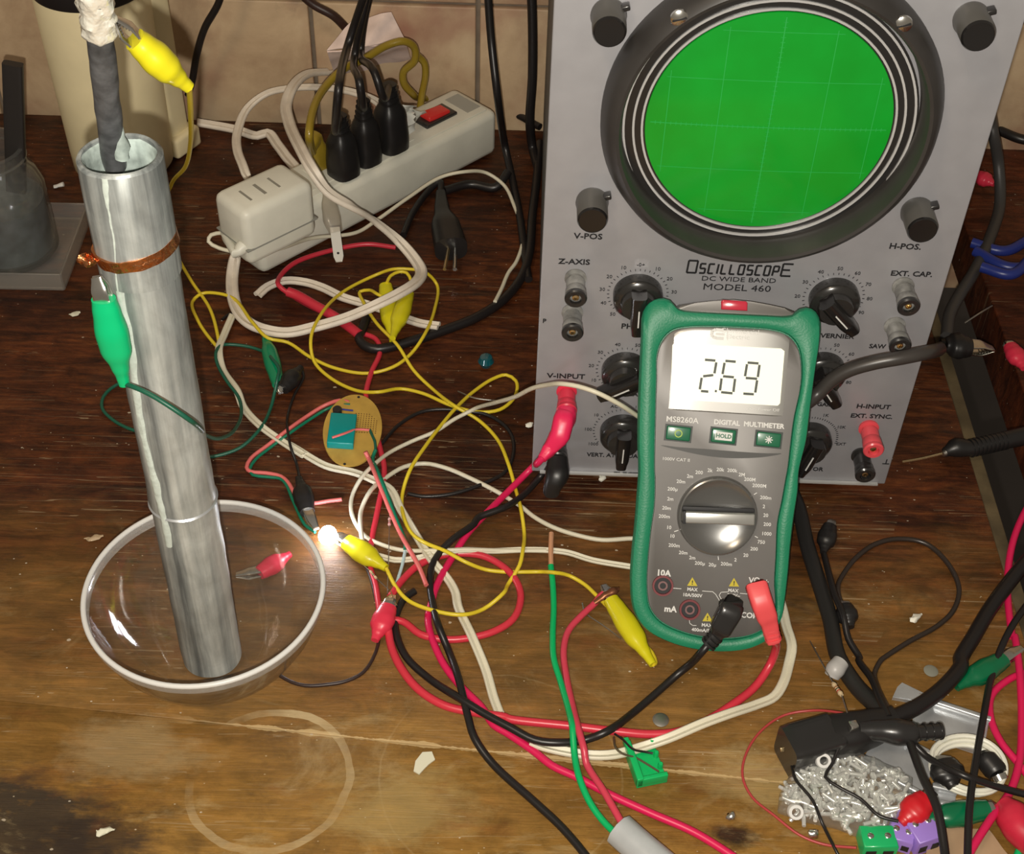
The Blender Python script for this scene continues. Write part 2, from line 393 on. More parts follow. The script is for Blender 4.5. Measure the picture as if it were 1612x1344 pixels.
def lathe(prof, seg=48, M=None, bm=None, closed=False):
    """prof (r,z) around local Z"""
    b = bmesh.new(); rings = []
    for r, z in prof:
        if r < 1e-7: rings.append([b.verts.new((0, 0, z))])
        else: rings.append([b.verts.new((r * math.cos(2 * math.pi * i / seg), r * math.sin(2 * math.pi * i / seg), z)) for i in range(seg)])
    pairs = list(zip(rings, rings[1:])) + ([(rings[-1], rings[0])] if closed else [])
    for A, B in pairs:
        for i in range(seg):
            j = (i + 1) % seg
            if len(A) == 1 and len(B) == 1: continue
            if len(A) == 1: b.faces.new((A[0], B[i], B[j]))
            elif len(B) == 1: b.faces.new((A[i], A[j], B[0]))
            else: b.faces.new((A[i], A[j], B[j], B[i]))
    if not closed:
        if len(rings[0]) > 1 and prof[0][0] > 1e-7 and prof[0] != prof[-1]: b.faces.new(rings[0][::-1])
        if len(rings[-1]) > 1: b.faces.new(rings[-1])
    if M is not None: bmesh.ops.transform(b, matrix=M, verts=b.verts[:])
    return merge(bm, b)
def prism(pts, w0, w1, M=None, bev=0, bm=None):
    b = bmesh.new(); lo = [b.verts.new((x, y, w0)) for x, y in pts]; hi = [b.verts.new((x, y, w1)) for x, y in pts]; n = len(pts)
    b.faces.new(lo[::-1]); top = b.faces.new(hi)
    for i in range(n): b.faces.new((lo[i], lo[(i + 1) % n], hi[(i + 1) % n], hi[i]))
    if bev: bmesh.ops.bevel(b, geom=[e for e in top.edges], offset=bev, segments=2, affect='EDGES', profile=.5)
    if M is not None: bmesh.ops.transform(b, matrix=M, verts=b.verts[:])
    return merge(bm, b)
def smooth2d(pts, step=.001):
    P = [V((x, y, 0)) for x, y in pts]; n = len(P)
    out = catmull([P[-2], P[-1]] + P + [P[0], P[1]], step)
    i0 = min(range(len(out)), key=lambda i: (out[i] - P[0]).length if i < len(out) * .6 else 9)
    i1 = min(range(len(out)), key=lambda i: (out[i] - P[0]).length if i > len(out) * .6 else 9)
    return [(p.x, p.y) for p in out[i0:i1]]
def axis_M(o, z, x=None):
    z = V(z).normalized(); x = V(x) if x is not None else z.orthogonal(); x = (x - z * x.dot(z)).normalized(); y = z.cross(x)
    return Matrix(((x.x, y.x, z.x, o[0]), (x.y, y.y, z.y, o[1]), (x.z, y.z, z.z, o[2]), (0, 0, 0, 1)))
def text_bm(s, u, v, size, M, rot=0, w=.0003, bm=None, sx=1, align='CENTER', bold=0, shear=0):
    cu = bpy.data.curves.new('t', 'FONT'); cu.body = s; cu.size = size; cu.extrude = .00012; cu.align_x = align; cu.align_y = 'CENTER'
    cu.offset = bold; cu.resolution_u = 2; cu.shear = shear
    o = bpy.data.objects.new('t', cu); me = bpy.data.meshes.new_from_object(o)
    T = M @ Matrix.Translation((u, v, w)) @ Matrix.Rotation(rot, 4, 'Z') @ Matrix.Diagonal((sx, 1, 1, 1)); me.transform(T)
    b = bm or bmesh.new(); b.from_mesh(me)
    bpy.data.objects.remove(o); bpy.data.curves.remove(cu); bpy.data.meshes.remove(me); return b
def bar2(a, b, wd, M, w0=0, w1=.0004, bm=None):
    d = V((b[0] - a[0], b[1] - a[1])); n = V((-d.y, d.x)).normalized() * wd / 2
    return prism([(a[0] + n.x, a[1] + n.y), (a[0] - n.x, a[1] - n.y), (b[0] - n.x, b[1] - n.y), (b[0] + n.x, b[1] + n.y)], w0, w1, M, bm=bm)
def pts3(pts, z0):
    """pixel points -> world. (x,y) rests at height z0; (x,y,z mm); ('y',x,y,Y) lies in the plane y=Y"""
    o = []
    for p in pts:
        if isinstance(p, V): o.append(p)
        elif len(p) == 4: o.append(aty(p[0], p[1], p[3]))
        else: o.append(at(p[0], p[1], (p[2] / 1000 if len(p) > 2 else z0)))
    return o
def cord(name, label, cat, pts, r, m, z=None, kind='round', group=None, parent=None):
    z0 = (z / 1000 if z is not None else r); z0 = max(z0, r * 1.02)
    W_ = pts3(pts, z0)
    for a, b in ((0, 1), (-1, -2)):      # cables that leave the picture go on for a while
        p = W_[a] - CAM; qx, qy = 806 + F * p.dot(RT) / p.dot(FW), 672 - F * p.dot(UP) / p.dot(FW)
        if qx > 1600 or qx < 5 or qy > 1335 or qy < -5:
            d = (W_[a] - W_[b]).normalized()
            if W_[a].z < .05: d.z = 0
            e_ = W_[a] + d.normalized() * .12
            W_.insert(0, e_) if a == 0 else W_.append(e_)
    bm = bmesh.new(); path = catmull(W_, .003)
    if kind == 'round': sweep(bm, path, circ(r, 10))
    elif kind == 'twin': sweep(bm, path, twin(r), V((0, 0, 1)))
    if parent is not None: return part(name, bm, m, parent)
    return single(name, bm, m, label, cat, group)

# ============================================================ the setting
def yof(f): return f
# workbench: two planks with a seam, edge worn pale
E = [at(1500, 540, 0), at(1530, 765, 0), at(1581, 903, 0)]
bx = .292
wb = empty('workbench', 'old brown varnished wooden workbench with ring stain, paint specks and scratches', 'workbench', (0, .6, -.04))
seam = lambda x: .4176 - (x + .1488) * .0845
bm = bmesh.new()
def slab(bm, pts, z0, z1):
    return prism([(p[0], p[1]) for p in pts], z0, z1, None, 0.0006, bm)
xs = (-.75, bx)
part('plank', slab(None, [(-.75, seam(-.75) + .00008), (bx, seam(bx) + .00008), (bx, 1.0), (-.75, 1.0)], -.04, 0), M_bench, wb)
part('plank', slab(None, [(-.75, .1), (bx, .1), (bx, seam(bx) - .00008), (-.75, seam(-.75) - .00008)], -.04, 0), M_bench, wb)
pale = mat('worn_edge_wood', (.095, .07, .035), .6, var=.5, vs=40)
part('edge_strip', box((bx + .004, .57, -.018), (.008, .92, .036), .0008), pale, wb, label='pale worn edge strip')
tb = box((.578, .57, -.032), (.46, .92, .04), .001)
single('side_table', tb, M_side, 'reddish brown table beyond the dark gap at the right of the workbench', 'table')
# wall of square tiles with grout
WY = 1.012
def struct(name, bm, m, **k):
    o = single(name, bm, m, None, None, **k); o['kind'] = 'structure'; return o
tb = bmesh.new()
tile = .132; gx = at(495, 100, .05).x
g0 = aty(495, 110, WY).x
for i in range(-5, 7):
    for j in range(-1, 4):
        z = -.06 + j * tile
        tb = box((g0 + (i + .5) * tile, WY + .006, z + tile / 2 + .03), (tile - .0035, .008, tile - .0035), .0012, None, tb)
struct('wall_back', tb, M_tile)
struct('wall_grout', box((g0 + tile, WY + .022, .25), (tile * 12.4, .03, .8)), M_grout)
struct('floor', box((0, .6, -.75), (3, 3, .02)), mat('dark_floor', (.05, .04, .035), .7, var=.3, vs=4))
bmesh.ops
# legs under the bench (it must stand on something)
for x in (-.68, .24):
    for y in (.16, .97):
        part('leg', box((x, y, -.39), (.06, .06, .70), .003), M_side, wb)
for x in (.40, .74):
    for y in (.2, .95):
        pass

# ============================================================ oscilloscope
SW = .216; PSI = -.0062
SF = Frame((.0129, .5976, .012), (math.cos(PSI), math.sin(PSI), 0), (0, 0, 1))
scope = empty('oscilloscope', 'grey vintage oscilloscope with round green screen behind the green multimeter', 'oscilloscope', M=Matrix.Translation((0, 0, 0)) @ SF.m)
SH = .33
part('case', box((SW / 2, SH / 2, -.204), (SW - .004, SH - .004, .40), .004, SF.m), casem, scope)
part('front_panel', box((SW / 2, SH / 2, -.0015), (SW, SH, .003), .0008, SF.m), panelm, scope)
part('panel_flange', box((SW / 2, .0012, .0012), (SW - .01, .0012, .002), 0, SF.m), mat('bright_edge', (.6, .6, .58), .35, .4), scope, label='bright thin lower edge')
for u in (.03, SW - .03):
    for wz in (-.02, -.38):
        part('foot', lathe([(.008, -.0118), (.009, 0)], 20, SF.m @ Matrix.Translation((u, 0.0, wz)) @ Matrix.Rotation(-math.pi / 2, 4, 'X')), blackr, scope)
CU, CV = .1071, .2488
cm = SF.m @ Matrix.Translation((CU, CV, 0))
cmb = SF.m @ Matrix.Translation((CU, CV + .0042, 0))
bz = part('bezel', lathe([(.0818, 0), (.0820, .005), (.0796, .012), (.0772, .0155), (.0748, .0170), (.0732, .0165), (.0722, .014), (.0716, .0005), (.0816, .0001)], 96, cmb, closed=True), bezelm, scope)
for a in (math.radians(50), math.radians(131)):
    c = cmb @ Matrix.Translation((.0772 * math.cos(a), .0772 * math.sin(a), .0150))
    s = part('screw', lathe([(.0042, 0), (.0040, .0012), (.0028, .0019), (0, .0022)], 24, c), steel, bz)
    part('screw_slot', box((0, 0, .0021), (.0066, .0008, .0004), 0, c @ Matrix.Rotation(.3, 4, 'Z')), ink, s)
part('screen_surround', lathe([(.0720, .0006), (.0585, .0006), (.0585, .0002), (.0720, .0002)], 96, cm, closed=True), blackp, scope)
for r in (.0703, .0655, .0613):
    part('trim_ring', lathe([(r - .0005, .0004), (r - .0005, .0016), (r + .0006, .0016), (r + .0006, .0004)], 96, cm, closed=True), mat('chrome_line', (.62, .62, .62), .35, .3), scope)
def crt():
    g = G('crt_green')
    c = g.ramp(g.noise(g.mapping(), 30, 3), (.3, (.0, .31, .016)), (.7, (.0, .37, .026)))
    g.l(c, g.b.inputs['Base Color']); g.b.inputs['Roughness'].default_value = .3; g.b.inputs['Specular IOR Level'].default_value = .6
    g.b.inputs['Coat Weight'].default_value = .5; g.b.inputs['Coat Roughness'].default_value = .08
    return g.m
sc = part('crt_screen', lathe([(.0600, .0007), (.0598, .0014), (.045, .0022), (.025, .0028), (0, .0030)], 96, cm), crt(), scope, label='round green tube face')
gm = mat('graticule_line', (.02, .40, .07), .5)
gb = bmesh.new()
def zs(r): return .0032 - .0018 * (r / .06) ** 2 * .95
for k in range(-2, 3):
    q = k * .0250
    L = math.sqrt(max(0, .0575 ** 2 - q * q)); n = 14; wd = .00035 if k else .0005
    for h in (0, 1):
        for i in range(n):
            a = -L + 2 * L * i / n; b = -L + 2 * L * (i + 1) / n
            za, zb = zs(math.hypot(a, q)), zs(math.hypot(b, q))
            P = [(a, q - wd / 2, za), (b, q - wd / 2, zb), (b, q + wd / 2, zb), (a, q + wd / 2, za)]
            if h: P = [(y, x, z) for x, y, z in P]
            gb.faces.new([gb.verts.new(cm @ V(p)) for p in P])
for k in range(-22, 23):
    q = k * .0025; z = zs(abs(q)); t = .0011
    for h in (0, 1):
        P = [(q - .00015, -t, z), (q + .00015, -t, z), (q + .00015, t, z), (q - .00015, t, z)]
        if h: P = [(y, x, zz) for x, y, zz in P]
        gb.faces.new([gb.verts.new(cm @ V(p)) for p in P])
part('graticule', gb, gm, sc, label='pale green graticule lines', smooth=False)

knobside = mat('knob_side_grey', (.085, .082, .076), .33, coat=.3)  # black knob sides coloured grey to carry their highlight
def small_knob(px, py):
    u, v = SF.px(px, py); M = SF.m @ Matrix.Translation((u, v, 0))
    k = part('knob', lathe([(.0082, .0), (.0085, .002), (.0080, .003), (.0078, .0165), (.0072, .0172)], 32, M), knobside, scope)
    part('knob_face', lathe([(.0078, .0150), (.0077, .0168), (.0070, .018), (.0068, .0176), (0, .0174)], 32, M), knobm, k, label='glossy black end')
    part('knob_pointer', box((.0084, .003, .0030), (.0045, .0026, .0050), .0006, M @ Matrix.Rotation(.3, 4, 'Z')), blackp, k)
for p in ((958, 22), (1528, 28), (932, 316), (1443, 331)): small_knob(*p)
def pointer_knob(px, py, ang, skirt=.0135, bar=.017):
    u, v = SF.px(px, py); M = SF.m @ Matrix.Translation((u, v, 0)) @ Matrix.Rotation(ang, 4, 'Z')
    k = part('selector_knob', lathe([(skirt, 0), (skirt, .006), (skirt - .001, .0075), (skirt * .72, .0085), (skirt * .66, .013), (0, .0132)], 36, M), mat('selector_black', (.022, .021, .020), .25, coat=.5), scope)
    b = bmesh.new()
    loft([(M @ V((0, skirt * .7, .0125)), .0042, .0055), (M @ V((0, -skirt * .6, .0125)), .0042, .0055), (M @ V((0, -bar, .012)), .0032, .0045)], up=SF.n, e=4, bm=b)
    part('knob_bar', b, knobm, k)
    part('index_line', box((0, -.0035, .0181), (.0007, .011, .0006), 0, M), winkm, k)
    return u, v
ticks = bmesh.new(); 
def scale_marks(u, v, rad, a0, a1, n, labels, size=.0032):
    global ticks
    for i in range(n):
        a = a0 + (a1 - a0) * i / (n - 1); c, s = math.cos(a), math.sin(a)
        bar2((u + rad * c, v + rad * s), (u + (rad + .0012) * c, v + (rad + .0012) * s), .0003, SF.m, 0, .0003, ticks)
    for i, t in enumerate(labels):
        a = a0 + (a1 - a0) * i / (len(labels) - 1)
        text_bm(t, u + (rad + .004) * math.cos(a), v + (rad + .004) * math.sin(a), size, SF.m, 0, .0002, ticks)
R_ = math.radians
for (px, py, ang, lab, a0, a1, rad) in (
    (1004, 462, .03, ['50', '40', '30', '20', '10', '-0+', '10', '20', '30', '40', '50'], R_(230), R_(-50), .0155),
    (984, 582, -1.0, ['0', '10', '20', '30', '40', '50', '60', '70', '80', '90'], R_(240), R_(-60), .0155),
    (980, 678, 0.0, ['1000', '100', '10', 'AC', '1', 'AC', '10', '100'], R_(215), R_(-35), .0165),
    (1312, 468, .75, ['0', '10', '20', '30', '40', '50', '60', '70', '80', '90', '100'], R_(240), R_(-60), .0155),
    (1292, 582, .60, ['0', '10', '20', '30', '40', '50', '60', '70', '80', '90'], R_(240), R_(-60), .0155),
    (1272, 690, -.25, ['10', '100', '1K', '10K', 'EXT'], R_(150), R_(-10), .0165)):
    u, v = pointer_knob(px, py, ang)
    scale_marks(u, v, rad, a0, a1, 31, lab)
for s, px, py, size, bold, sx in (('V-POS', 926, 372, .0050, .0001, 1.1), ('H-POS.', 1425, 388, .0050, .0001, 1.1), ('Z-AXIS', 904, 412, .0048, .0001, 1.15),
    ('EXT. CAP.', 1435, 431, .0046, .0001, 1.1), ('SAW', 1381, 545, .0042, .0001, 1), ('V-INPUT', 891, 592, .0050, .0001, 1.15),
    ('H-INPUT', 1375, 640, .0046, .0001, 1.1), ('EXT. SYNC.', 1372, 655, .0044, .0001, 1.1), ('PHASE', 1000, 514, .0050, .0001, 1.1),
    ('VERT. GAIN', 985, 620, .0044, .0001, 1), ('VERT. ATTENUATOR', 975, 717, .0044, .0001, .95), ('VERNIER', 1318, 529, .0044, .0001, 1.1),
    ('HOR. GAIN', 1285, 636, .0040, .0001, 1), ('SWEEP SELECTOR', 1250, 737, .0044, .0001, 1), ('DC WIDE BAND', 1163, 440, .0044, 0, 1.25),
    ('MODEL 460', 1160, 453, .0060, 0, 1.2), ('EICO  ELECTRONIC INSTRUMENT CO. INC.', 1105, 750, .0034, .0001, 1.6), ('\u22a5', 1395, 727, .006, .0001, 1), ('P', 857, 505, .004, .0001, 1)):
    if s.startswith('EICO'): s = 'ELECTRONIC INSTRUMENT CO. INC.   U.S.A.'
    u, v = SF.px(px, py); text_bm(s, u, v, size, SF.m, 0, .0002, ticks, sx=sx, bold=bold)
part('lettering', ticks, ink, scope, smooth=False, label='small black printed lettering and dial scales')
# the big OSCILLOSCOPE word in square stroke letters
LET = {'O': [[(0, 0), (0, 1), (1, 1), (1, 0), (0, 0)]], 'S': [[(1, 1), (0, 1), (0, .5), (1, .5), (1, 0), (0, 0)]], 'C': [[(1, 1), (0, 1), (0, 0), (1, 0)]],
       'I': [[(.5, 0), (.5, 1)]], 'L': [[(0, 1), (0, 0), (1, 0)]], 'P': [[(0, 0), (0, 1), (1, 1), (1, .45), (0, .45)]], 'E': [[(1, 1), (0, 1), (0, 0), (1, 0)], [(0, .5), (.8, .5)]]}
wl = SF.px(1082, 421); wr = SF.px(1250, 426)
bm = bmesh.new(); word = 'OSCILLOSCOPE'; tw = wr[0] - wl[0]; x = wl[0]; adv = tw / 12.4
for i, ch in enumerate(word):
    big = i in (0, 11); hh = .0080 if big else .0062; wd = adv * (1.05 if i == 0 else 1.15 if big else .60); 
    if ch == 'I': wd = adv * .1
    vb = wl[1] - .0032
    for st in LET[ch]:
        for a, b in zip(st, st[1:]):
            A = (x + a[0] * wd + a[1] * .0004, vb + (hh - .0062 if i == 11 else 0) * 0 + a[1] * hh); B = (x + b[0] * wd + b[1] * .0004, vb + b[1] * hh)
            bar2(A, B, .0010, SF.m, 0, .0004, bm)
    x += wd + adv * .40
part('title_lettering', bm, ink, scope, smooth=False, label='large angular word on the panel')

def post(px, py, m, cap, L=.019, r=.0052):
    u, v = SF.px(px, py); M = SF.m @ Matrix.Translation((u, v, 0))
    k = part('binding_post', lathe([(r * 1.1, 0), (r * 1.15, .0015), (r * .8, .002), (r * .8, .004), (r, .005), (r * .97, .011), (r * 1.05, .0115), (r * 1.12, L - .001), (r * 1.0, L), (r * .62, L), (r * .6, L - .003), (0, L - .003)], 28, M), m, scope)
    kk = lathe([(r * 1.13, L - .0022), (r * 1.14, L - .0004), (r * 1.0, L + .0004), (r * .62, L + .0003), (r * .6, L - .0018), (r * 1.1, L - .0024)], 28, M, closed=True)
    part('post_cap', kk, cap, k, label='dark end ring' if cap is blackp else None)
    part('post_socket', lathe([(r * .35, L - .0035), (r * .35, L - .001), (r * .2, L - .0008), (r * .2, L - .003), (0, L - .003)], 16, M), brass, k)
posts = [(906, 436), (901, 490), (1421, 449), (1408, 511)]
for p in posts: post(*p, postm, blackp)
post(892, 614, redr, redr, .018); post(878, 688, blackp, blackp)
post(1367, 672, mat('red_post', (.75, .08, .10), .3), MATS['red_post'], .020); post(1355, 715, blackp, blackp, .018)

# ============================================================ multimeter
AL = math.radians(52); YM = math.radians(-3.0)
mt = .0245
ex = V((math.cos(YM), math.sin(YM), 0)); ey = V((-math.sin(YM) * math.cos(AL), math.cos(YM) * math.cos(AL), math.sin(AL)))
MF = Frame(at(1113, 1024, mt * math.cos(AL) + .0004), ex, ey)
meter = empty('multimeter', 'green and grey handheld digital multimeter leaning on the oscilloscope, reading 2.69', 'multimeter', M=MF.m)
def mo(zf, pts, w=0): return [MF.px(x, y, w) for x, y in zf(*pts)]
outer = mo(ZM, [(222, 300), (225, 180), (250, 105), (310, 55), (390, 42), (440, 62), (478, 112), (540, 128), (700, 140), (900, 150), (1100, 160), (1260, 165), (1310, 150), (1345, 118), (1400, 106), (1455, 135), (1488, 210), (1485, 330), (1450, 560), (1420, 800), (1390, 1040)]) \
    + mo(ZN, [(1254, 0), (1246, 140), (1222, 300), (1198, 500), (1180, 700), (1158, 880), (1135, 990), (1060, 1110), (930, 1180), (770, 1203), (580, 1190), (390, 1140), (230, 1050), (155, 930), (135, 760), (143, 560), (162, 380), (178, 180), (190, 0)]) \
    + mo(ZM, [(196, 1050), (200, 800), (212, 500)])
inner = mo(ZM, [(330, 440), (368, 335), (440, 265), (560, 240), (760, 237), (950, 245), (1150, 262), (1260, 300), (1330, 385), (1355, 540), (1345, 680), (1300, 890), (1255, 1250)]) \
    + mo(ZN, [(1165, 60), (1140, 200), (1110, 350), (1100, 560), (1090, 760), (1096, 900), (1055, 1020), (960, 1085), (820, 1115), (640, 1110), (470, 1070), (330, 1000), (262, 910), (242, 780), (248, 600), (268, 400), (290, 240), (296, 60)]) \
    + mo(ZM, [(312, 1250), (318, 880), (326, 600)])
def polar(pts, c, N):
    P = smooth2d(pts, .0015); out = []
    for k in range(N):
        a = 2 * math.pi * k / N; d = V((math.cos(a), math.sin(a))); best = None
        for i in range(len(P)):
            p = V(P[i]) - c; q = V(P[(i + 1) % len(P)]) - c; e = q - p; den = d.x * e.y - d.y * e.x
            if abs(den) < 1e-12: continue
            t = (p.x * e.y - p.y * e.x) / den; s = (p.x * d.y - p.y * d.x) / den
            if t > 0 and -1e-6 <= s <= 1 + 1e-6 and (best is None or t < best): best = t
        out.append(c + d * (best if best else .04))
    return out
allx = [p[0] for p in outer]; ally = [p[1] for p in outer]
mc = V(((min(allx) + max(allx)) / 2, (min(ally) + max(ally)) / 2)); NN = 240
PO = polar(outer, mc, NN); PI_ = polar(inner, mc, NN)
def ringloft(rows, M, capA=False, capB=False):
    b = bmesh.new(); R = [[b.verts.new(M @ V((p[0], p[1], w))) for p in pts] for pts, w in rows]
    for A, B in zip(R, R[1:]):
        for i in range(len(A)): j = (i + 1) % len(A); b.faces.new((A[i], A[j], B[j], B[i]))
    if capA: b.faces.new(R[0][::-1])
    if capB: b.faces.new(R[-1])
    return b
sc_ = lambda P, k: [mc + (p - mc) * k for p in P]
lerp_ = lambda A, B, t: [a.lerp(b, t) for a, b in zip(A, B)]
back = [V((p.x * .90 + mc.x * .1, p.y * .955 + mc.y * .045 )) for p in PO]
back = [V((p.x, max(p.y, min(q.y for q in PO)))) for p in back]
hb = part('holster', ringloft([([V((p.x * .86, mc.y + (p.y - mc.y) * (.93 if p.y > mc.y else .985))) for p in PO], -mt), ([V((p.x * .97, mc.y + (p.y - mc.y) * (.97 if p.y > mc.y else .998))) for p in PO], -mt * .8), (PO, -.006), (sc_(PO, .998), -.001), (lerp_(PO, PI_, .12), .0012), (lerp_(PO, PI_, .4), .0022), (lerp_(PO, PI_, .8), .0020), (lerp_(PO, PI_, .97), .0010), (sc_(PI_, .999), -.001)], MF.m, True, True), holm, meter, label='green rubber holster')
facep = part('face_plate', ringloft([(sc_(PI_, .992), -.002), (sc_(PI_, .992), .0), (sc_(PI_, .985), .0004)], MF.m, False, True), facem, meter, label='grey face plate')
# grey top of the body between the ears with its red window
cap = mo(ZM, [(470, 118), (500, 92), (600, 76), (720, 62), (870, 52), (1000, 66), (1120, 88), (1230, 112), (1300, 140), (1290, 175), (1100, 175), (800, 160), (490, 135)], -.004)
part('top_cap', prism(cap, -.022, -.003, MF.m, .001), mat('meter_cap_grey', (.16, .15, .14), .4, .2), meter, label='grey upper rim')
rw = mo(ZM, [(785, 122), (785, 62), (800, 52), (960, 62), (972, 75), (970, 132)], -.002)
part('signal_window', prism(rw, -.012, -.0015, MF.m, .0008), mat('red_window', (.55, .03, .06), .2, coat=.6), meter, label='red translucent window')
# display lens, lcd, digits
lens = mo(ZM, [(345, 440), (382, 345), (450, 280), (560, 250), (760, 248), (950, 256), (1145, 272), (1250, 308), (1318, 390), (1342, 540), (1332, 680), (1300, 840), (1292, 878), (1285, 881), (1100, 869), (800, 850), (500, 832), (340, 822), (331, 818), (332, 780), (336, 600)])
lg = mat('lens_gloss', (.36, .355, .34), .40, .6, coat=.5)
lp_ = smooth2d(lens, .002); lc0 = V((sum(p[0] for p in lp_) / len(lp_), sum(p[1] for p in lp_) / len(lp_))); hw = max(abs(p[0] - lc0.x) for p in lp_)
lb = bmesh.new(); lrows = []
for k in (1, .97, .92, .86, .80, .72, .6, .4, .2):
    row = []
    for p in lp_:
        q = lc0 + (V(p) - lc0) * k; row.append(lb.verts.new(MF.m @ V((q.x, q.y, .0030 * (1 - abs((q.x - lc0.x) / hw) ** 5) - .0016 + (.0 if k < 1 else -.0006)))))
    lrows.append(row)
for A_, B_ in zip(lrows, lrows[1:]):
    for i in range(len(A_)): j = (i + 1) % len(A_); lb.faces.new((A_[i], A_[j], B_[j], B_[i]))
lb.faces.new(lrows[-1])
part('display_lens', lb, lg, meter, label='glossy display surround')
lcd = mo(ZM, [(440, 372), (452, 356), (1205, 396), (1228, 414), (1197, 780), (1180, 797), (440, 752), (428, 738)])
lc = part('lcd', prism(lcd, .0008, .0018, MF.m), M_lcd, meter, label='pale display glowing in place of flash glare')
bm = bmesh.new()
segs = [((668, 474), (742, 480)), ((748, 492), (735, 570)), ((727, 582), (655, 590)), ((645, 600), (632, 682)), ((640, 694), (692, 698)),
        ((812, 482), (885, 488)), ((806, 495), (792, 575)), ((795, 590), (872, 597)), ((785, 605), (774, 690)), ((782, 702), (862, 710)), ((880, 608), (868, 700)),
        ((968, 494), (1045, 500)), ((964, 505), (950, 590)), ((1052, 510), (1040, 596)), ((955, 602), (1035, 608)), ((1035, 618), (1022, 705)), ((938, 712), (1012, 717))]
for a, b in segs:
    A, B = mo(ZM, [a, b]); bar2(A, B, .0013, MF.m, .0017, .0020, bm)
A, B = mo(ZM, [(738, 694), (752, 695)]); bar2(A, B, .0013, MF.m, .0017, .0020, bm)
part('digits', bm, lcdink, lc, smooth=False, label='dark seven-segment reading')
# printing
wt = bmesh.new(); wl_ = bmesh.new()
def mt_text(s, x, y, size, zf=ZM, bold=0, sx=1, w=.0004, rot=0):
    u, v = mo(zf, [(x, y)])[0]; text_bm(s, u, v, size, MF.m, rot, w, wl_ if w > .001 else wt, sx=sx, bold=bold)
mt_text('MS8260A', 510, 900, .0042, bold=.00005, sx=1.05); mt_text('DIGITAL  MULTIMETER', 980, 930, .0036, bold=.00012, sx=1.02)
mt_text('1000V CAT II', 466, 1178, .0024, sx=1.1); mt_text('Auto Power Off', 1075, 823, .0022, w=.0018, sx=1.2)
mt_text('Commercial', 915, 275, .0034, w=.0018, sx=1.2); mt_text('Electric', 900, 315, .0034, w=.0018, sx=1.2)
mt_text('10A', 355, 680, .0046, ZN, .00015); mt_text('mA', 400, 918, .0046, ZN, .00015); mt_text('COM', 925, 960, .0042, ZN, .00012)
mt_text('V\u03a9', 955, 730, .0044, ZN, .0001)
for s, x, y in (('MAX', 545, 788), ('10A/500V', 545, 826), ('MAX', 815, 795), ('750V~', 818, 828), ('1000V=', 822, 862), ('MAX', 640, 1024), ('400mA/500V', 625, 1058)):
    mt_text(s, x, y, .0026, ZN, .00005)
for s, x, y in (('200\u00b5', 415, 125), ('2m', 400, 190), ('20m', 375, 250), ('200m', 360, 305), ('10', 390, 378), ('10', 412, 435), ('200m', 425, 497), ('20m', 485, 545), ('2m', 545, 578), ('200\u00b5', 595, 615),
                ('20\u00b5', 678, 625), ('200m', 770, 620), ('2', 830, 592), ('20', 898, 562), ('200', 953, 520), ('750', 1000, 475), ('1000', 1035, 420), ('200', 1040, 358), ('20', 1030, 298), ('2', 1018, 240), ('200m', 1030, 182), ('2000M', 988, 103), ('200M', 925, 62), ('2M', 872, 30), ('20m', 470, 75), ('2m', 530, 40), ('200', 590, 15)):
    mt_text(s, x, y, .0027, ZN, .00003)
for s, x, y in (('2k', 705, 1255), ('20k', 778, 1250), ('200k', 862, 1256)): mt_text(s, x, y, .0027, ZM, .00003)
def line(zf, pts, wd=.0003, w0=0.0003, w1=.0006):
    tgt = wl_ if w0 > .001 else wt
    Q = mo(zf, pts)
    for a, b in zip(Q, Q[1:]): bar2(a, b, wd, MF.m, w0, w1, tgt)
line(ZN, [(415, 778), (472, 782)]); line(ZN, [(610, 797), (680, 802), (700, 820), (752, 905)]); line(ZN, [(920, 818), (860, 812)]); line(ZN, [(780, 803), (735, 805), (722, 825), (765, 900)])
line(ZN, [(525, 990), (528, 1010), (548, 1025), (572, 1025)])
line(ZN, [(1000, 737), (1050, 737)]); line(ZN, [(1010, 722), (1010, 752)], .0003); line(ZN, [(1012, 724), (1035, 737), (1012, 750)], .0004); line(ZN, [(1036, 722), (1036, 752)], .0004)
line(ZN, [(425, 405), (452, 396)], .0004); line(ZN, [(715, 568), (718, 592)], .0004); line(ZN, [(952, 160), (972, 148)], .0004); line(ZN, [(958, 435), (978, 445)], .0004)
line(ZM, [(800, 268), (745, 262), (722, 272), (715, 290), (722, 312), (745, 322), (800, 325)], .0016, .0013, .0020); line(ZM, [(745, 293), (805, 296)], .0012, .0013, .0020); line(ZM, [(826, 250), (826, 335)], .0003, .0013, .0020)
part('face_lettering', wt, winkm, facep, smooth=False, label='white printed lettering')
part('lens_lettering', wl_, mat('silver_ink', (.62, .62, .60), .4), meter, smooth=False, label='pale emblem and lettering round the display')
yl = bmesh.new()
for x, y in ((545, 738), (820, 742), (645, 972)):
    prism(mo(ZN, [(x - 34, y + 24), (x, y - 32), (x + 34, y + 26)]), .0003, .0006, MF.m, 0, yl)
part('warning_triangles', yl, mat('yellow_ink', (.55, .45, .03), .6), facep, smooth=False, label='yellow warning triangles')
ex_ = bmesh.new()
for x, y in ((545, 742), (820, 746), (645, 976)):
    u, v = mo(ZN, [(x, y)])[0]; text_bm('!', u, v, .0032, MF.m, 0, .0008, ex_, bold=.0001)
part('warning_marks', ex_, ink, facep, smooth=False)
cr = mo(ZM, [(360, 1078), (500, 1092), (700, 1106), (900, 1122), (1100, 1134), (1210, 1136), (1100, 1158), (950, 1168), (800, 1165), (640, 1145), (480, 1110)])
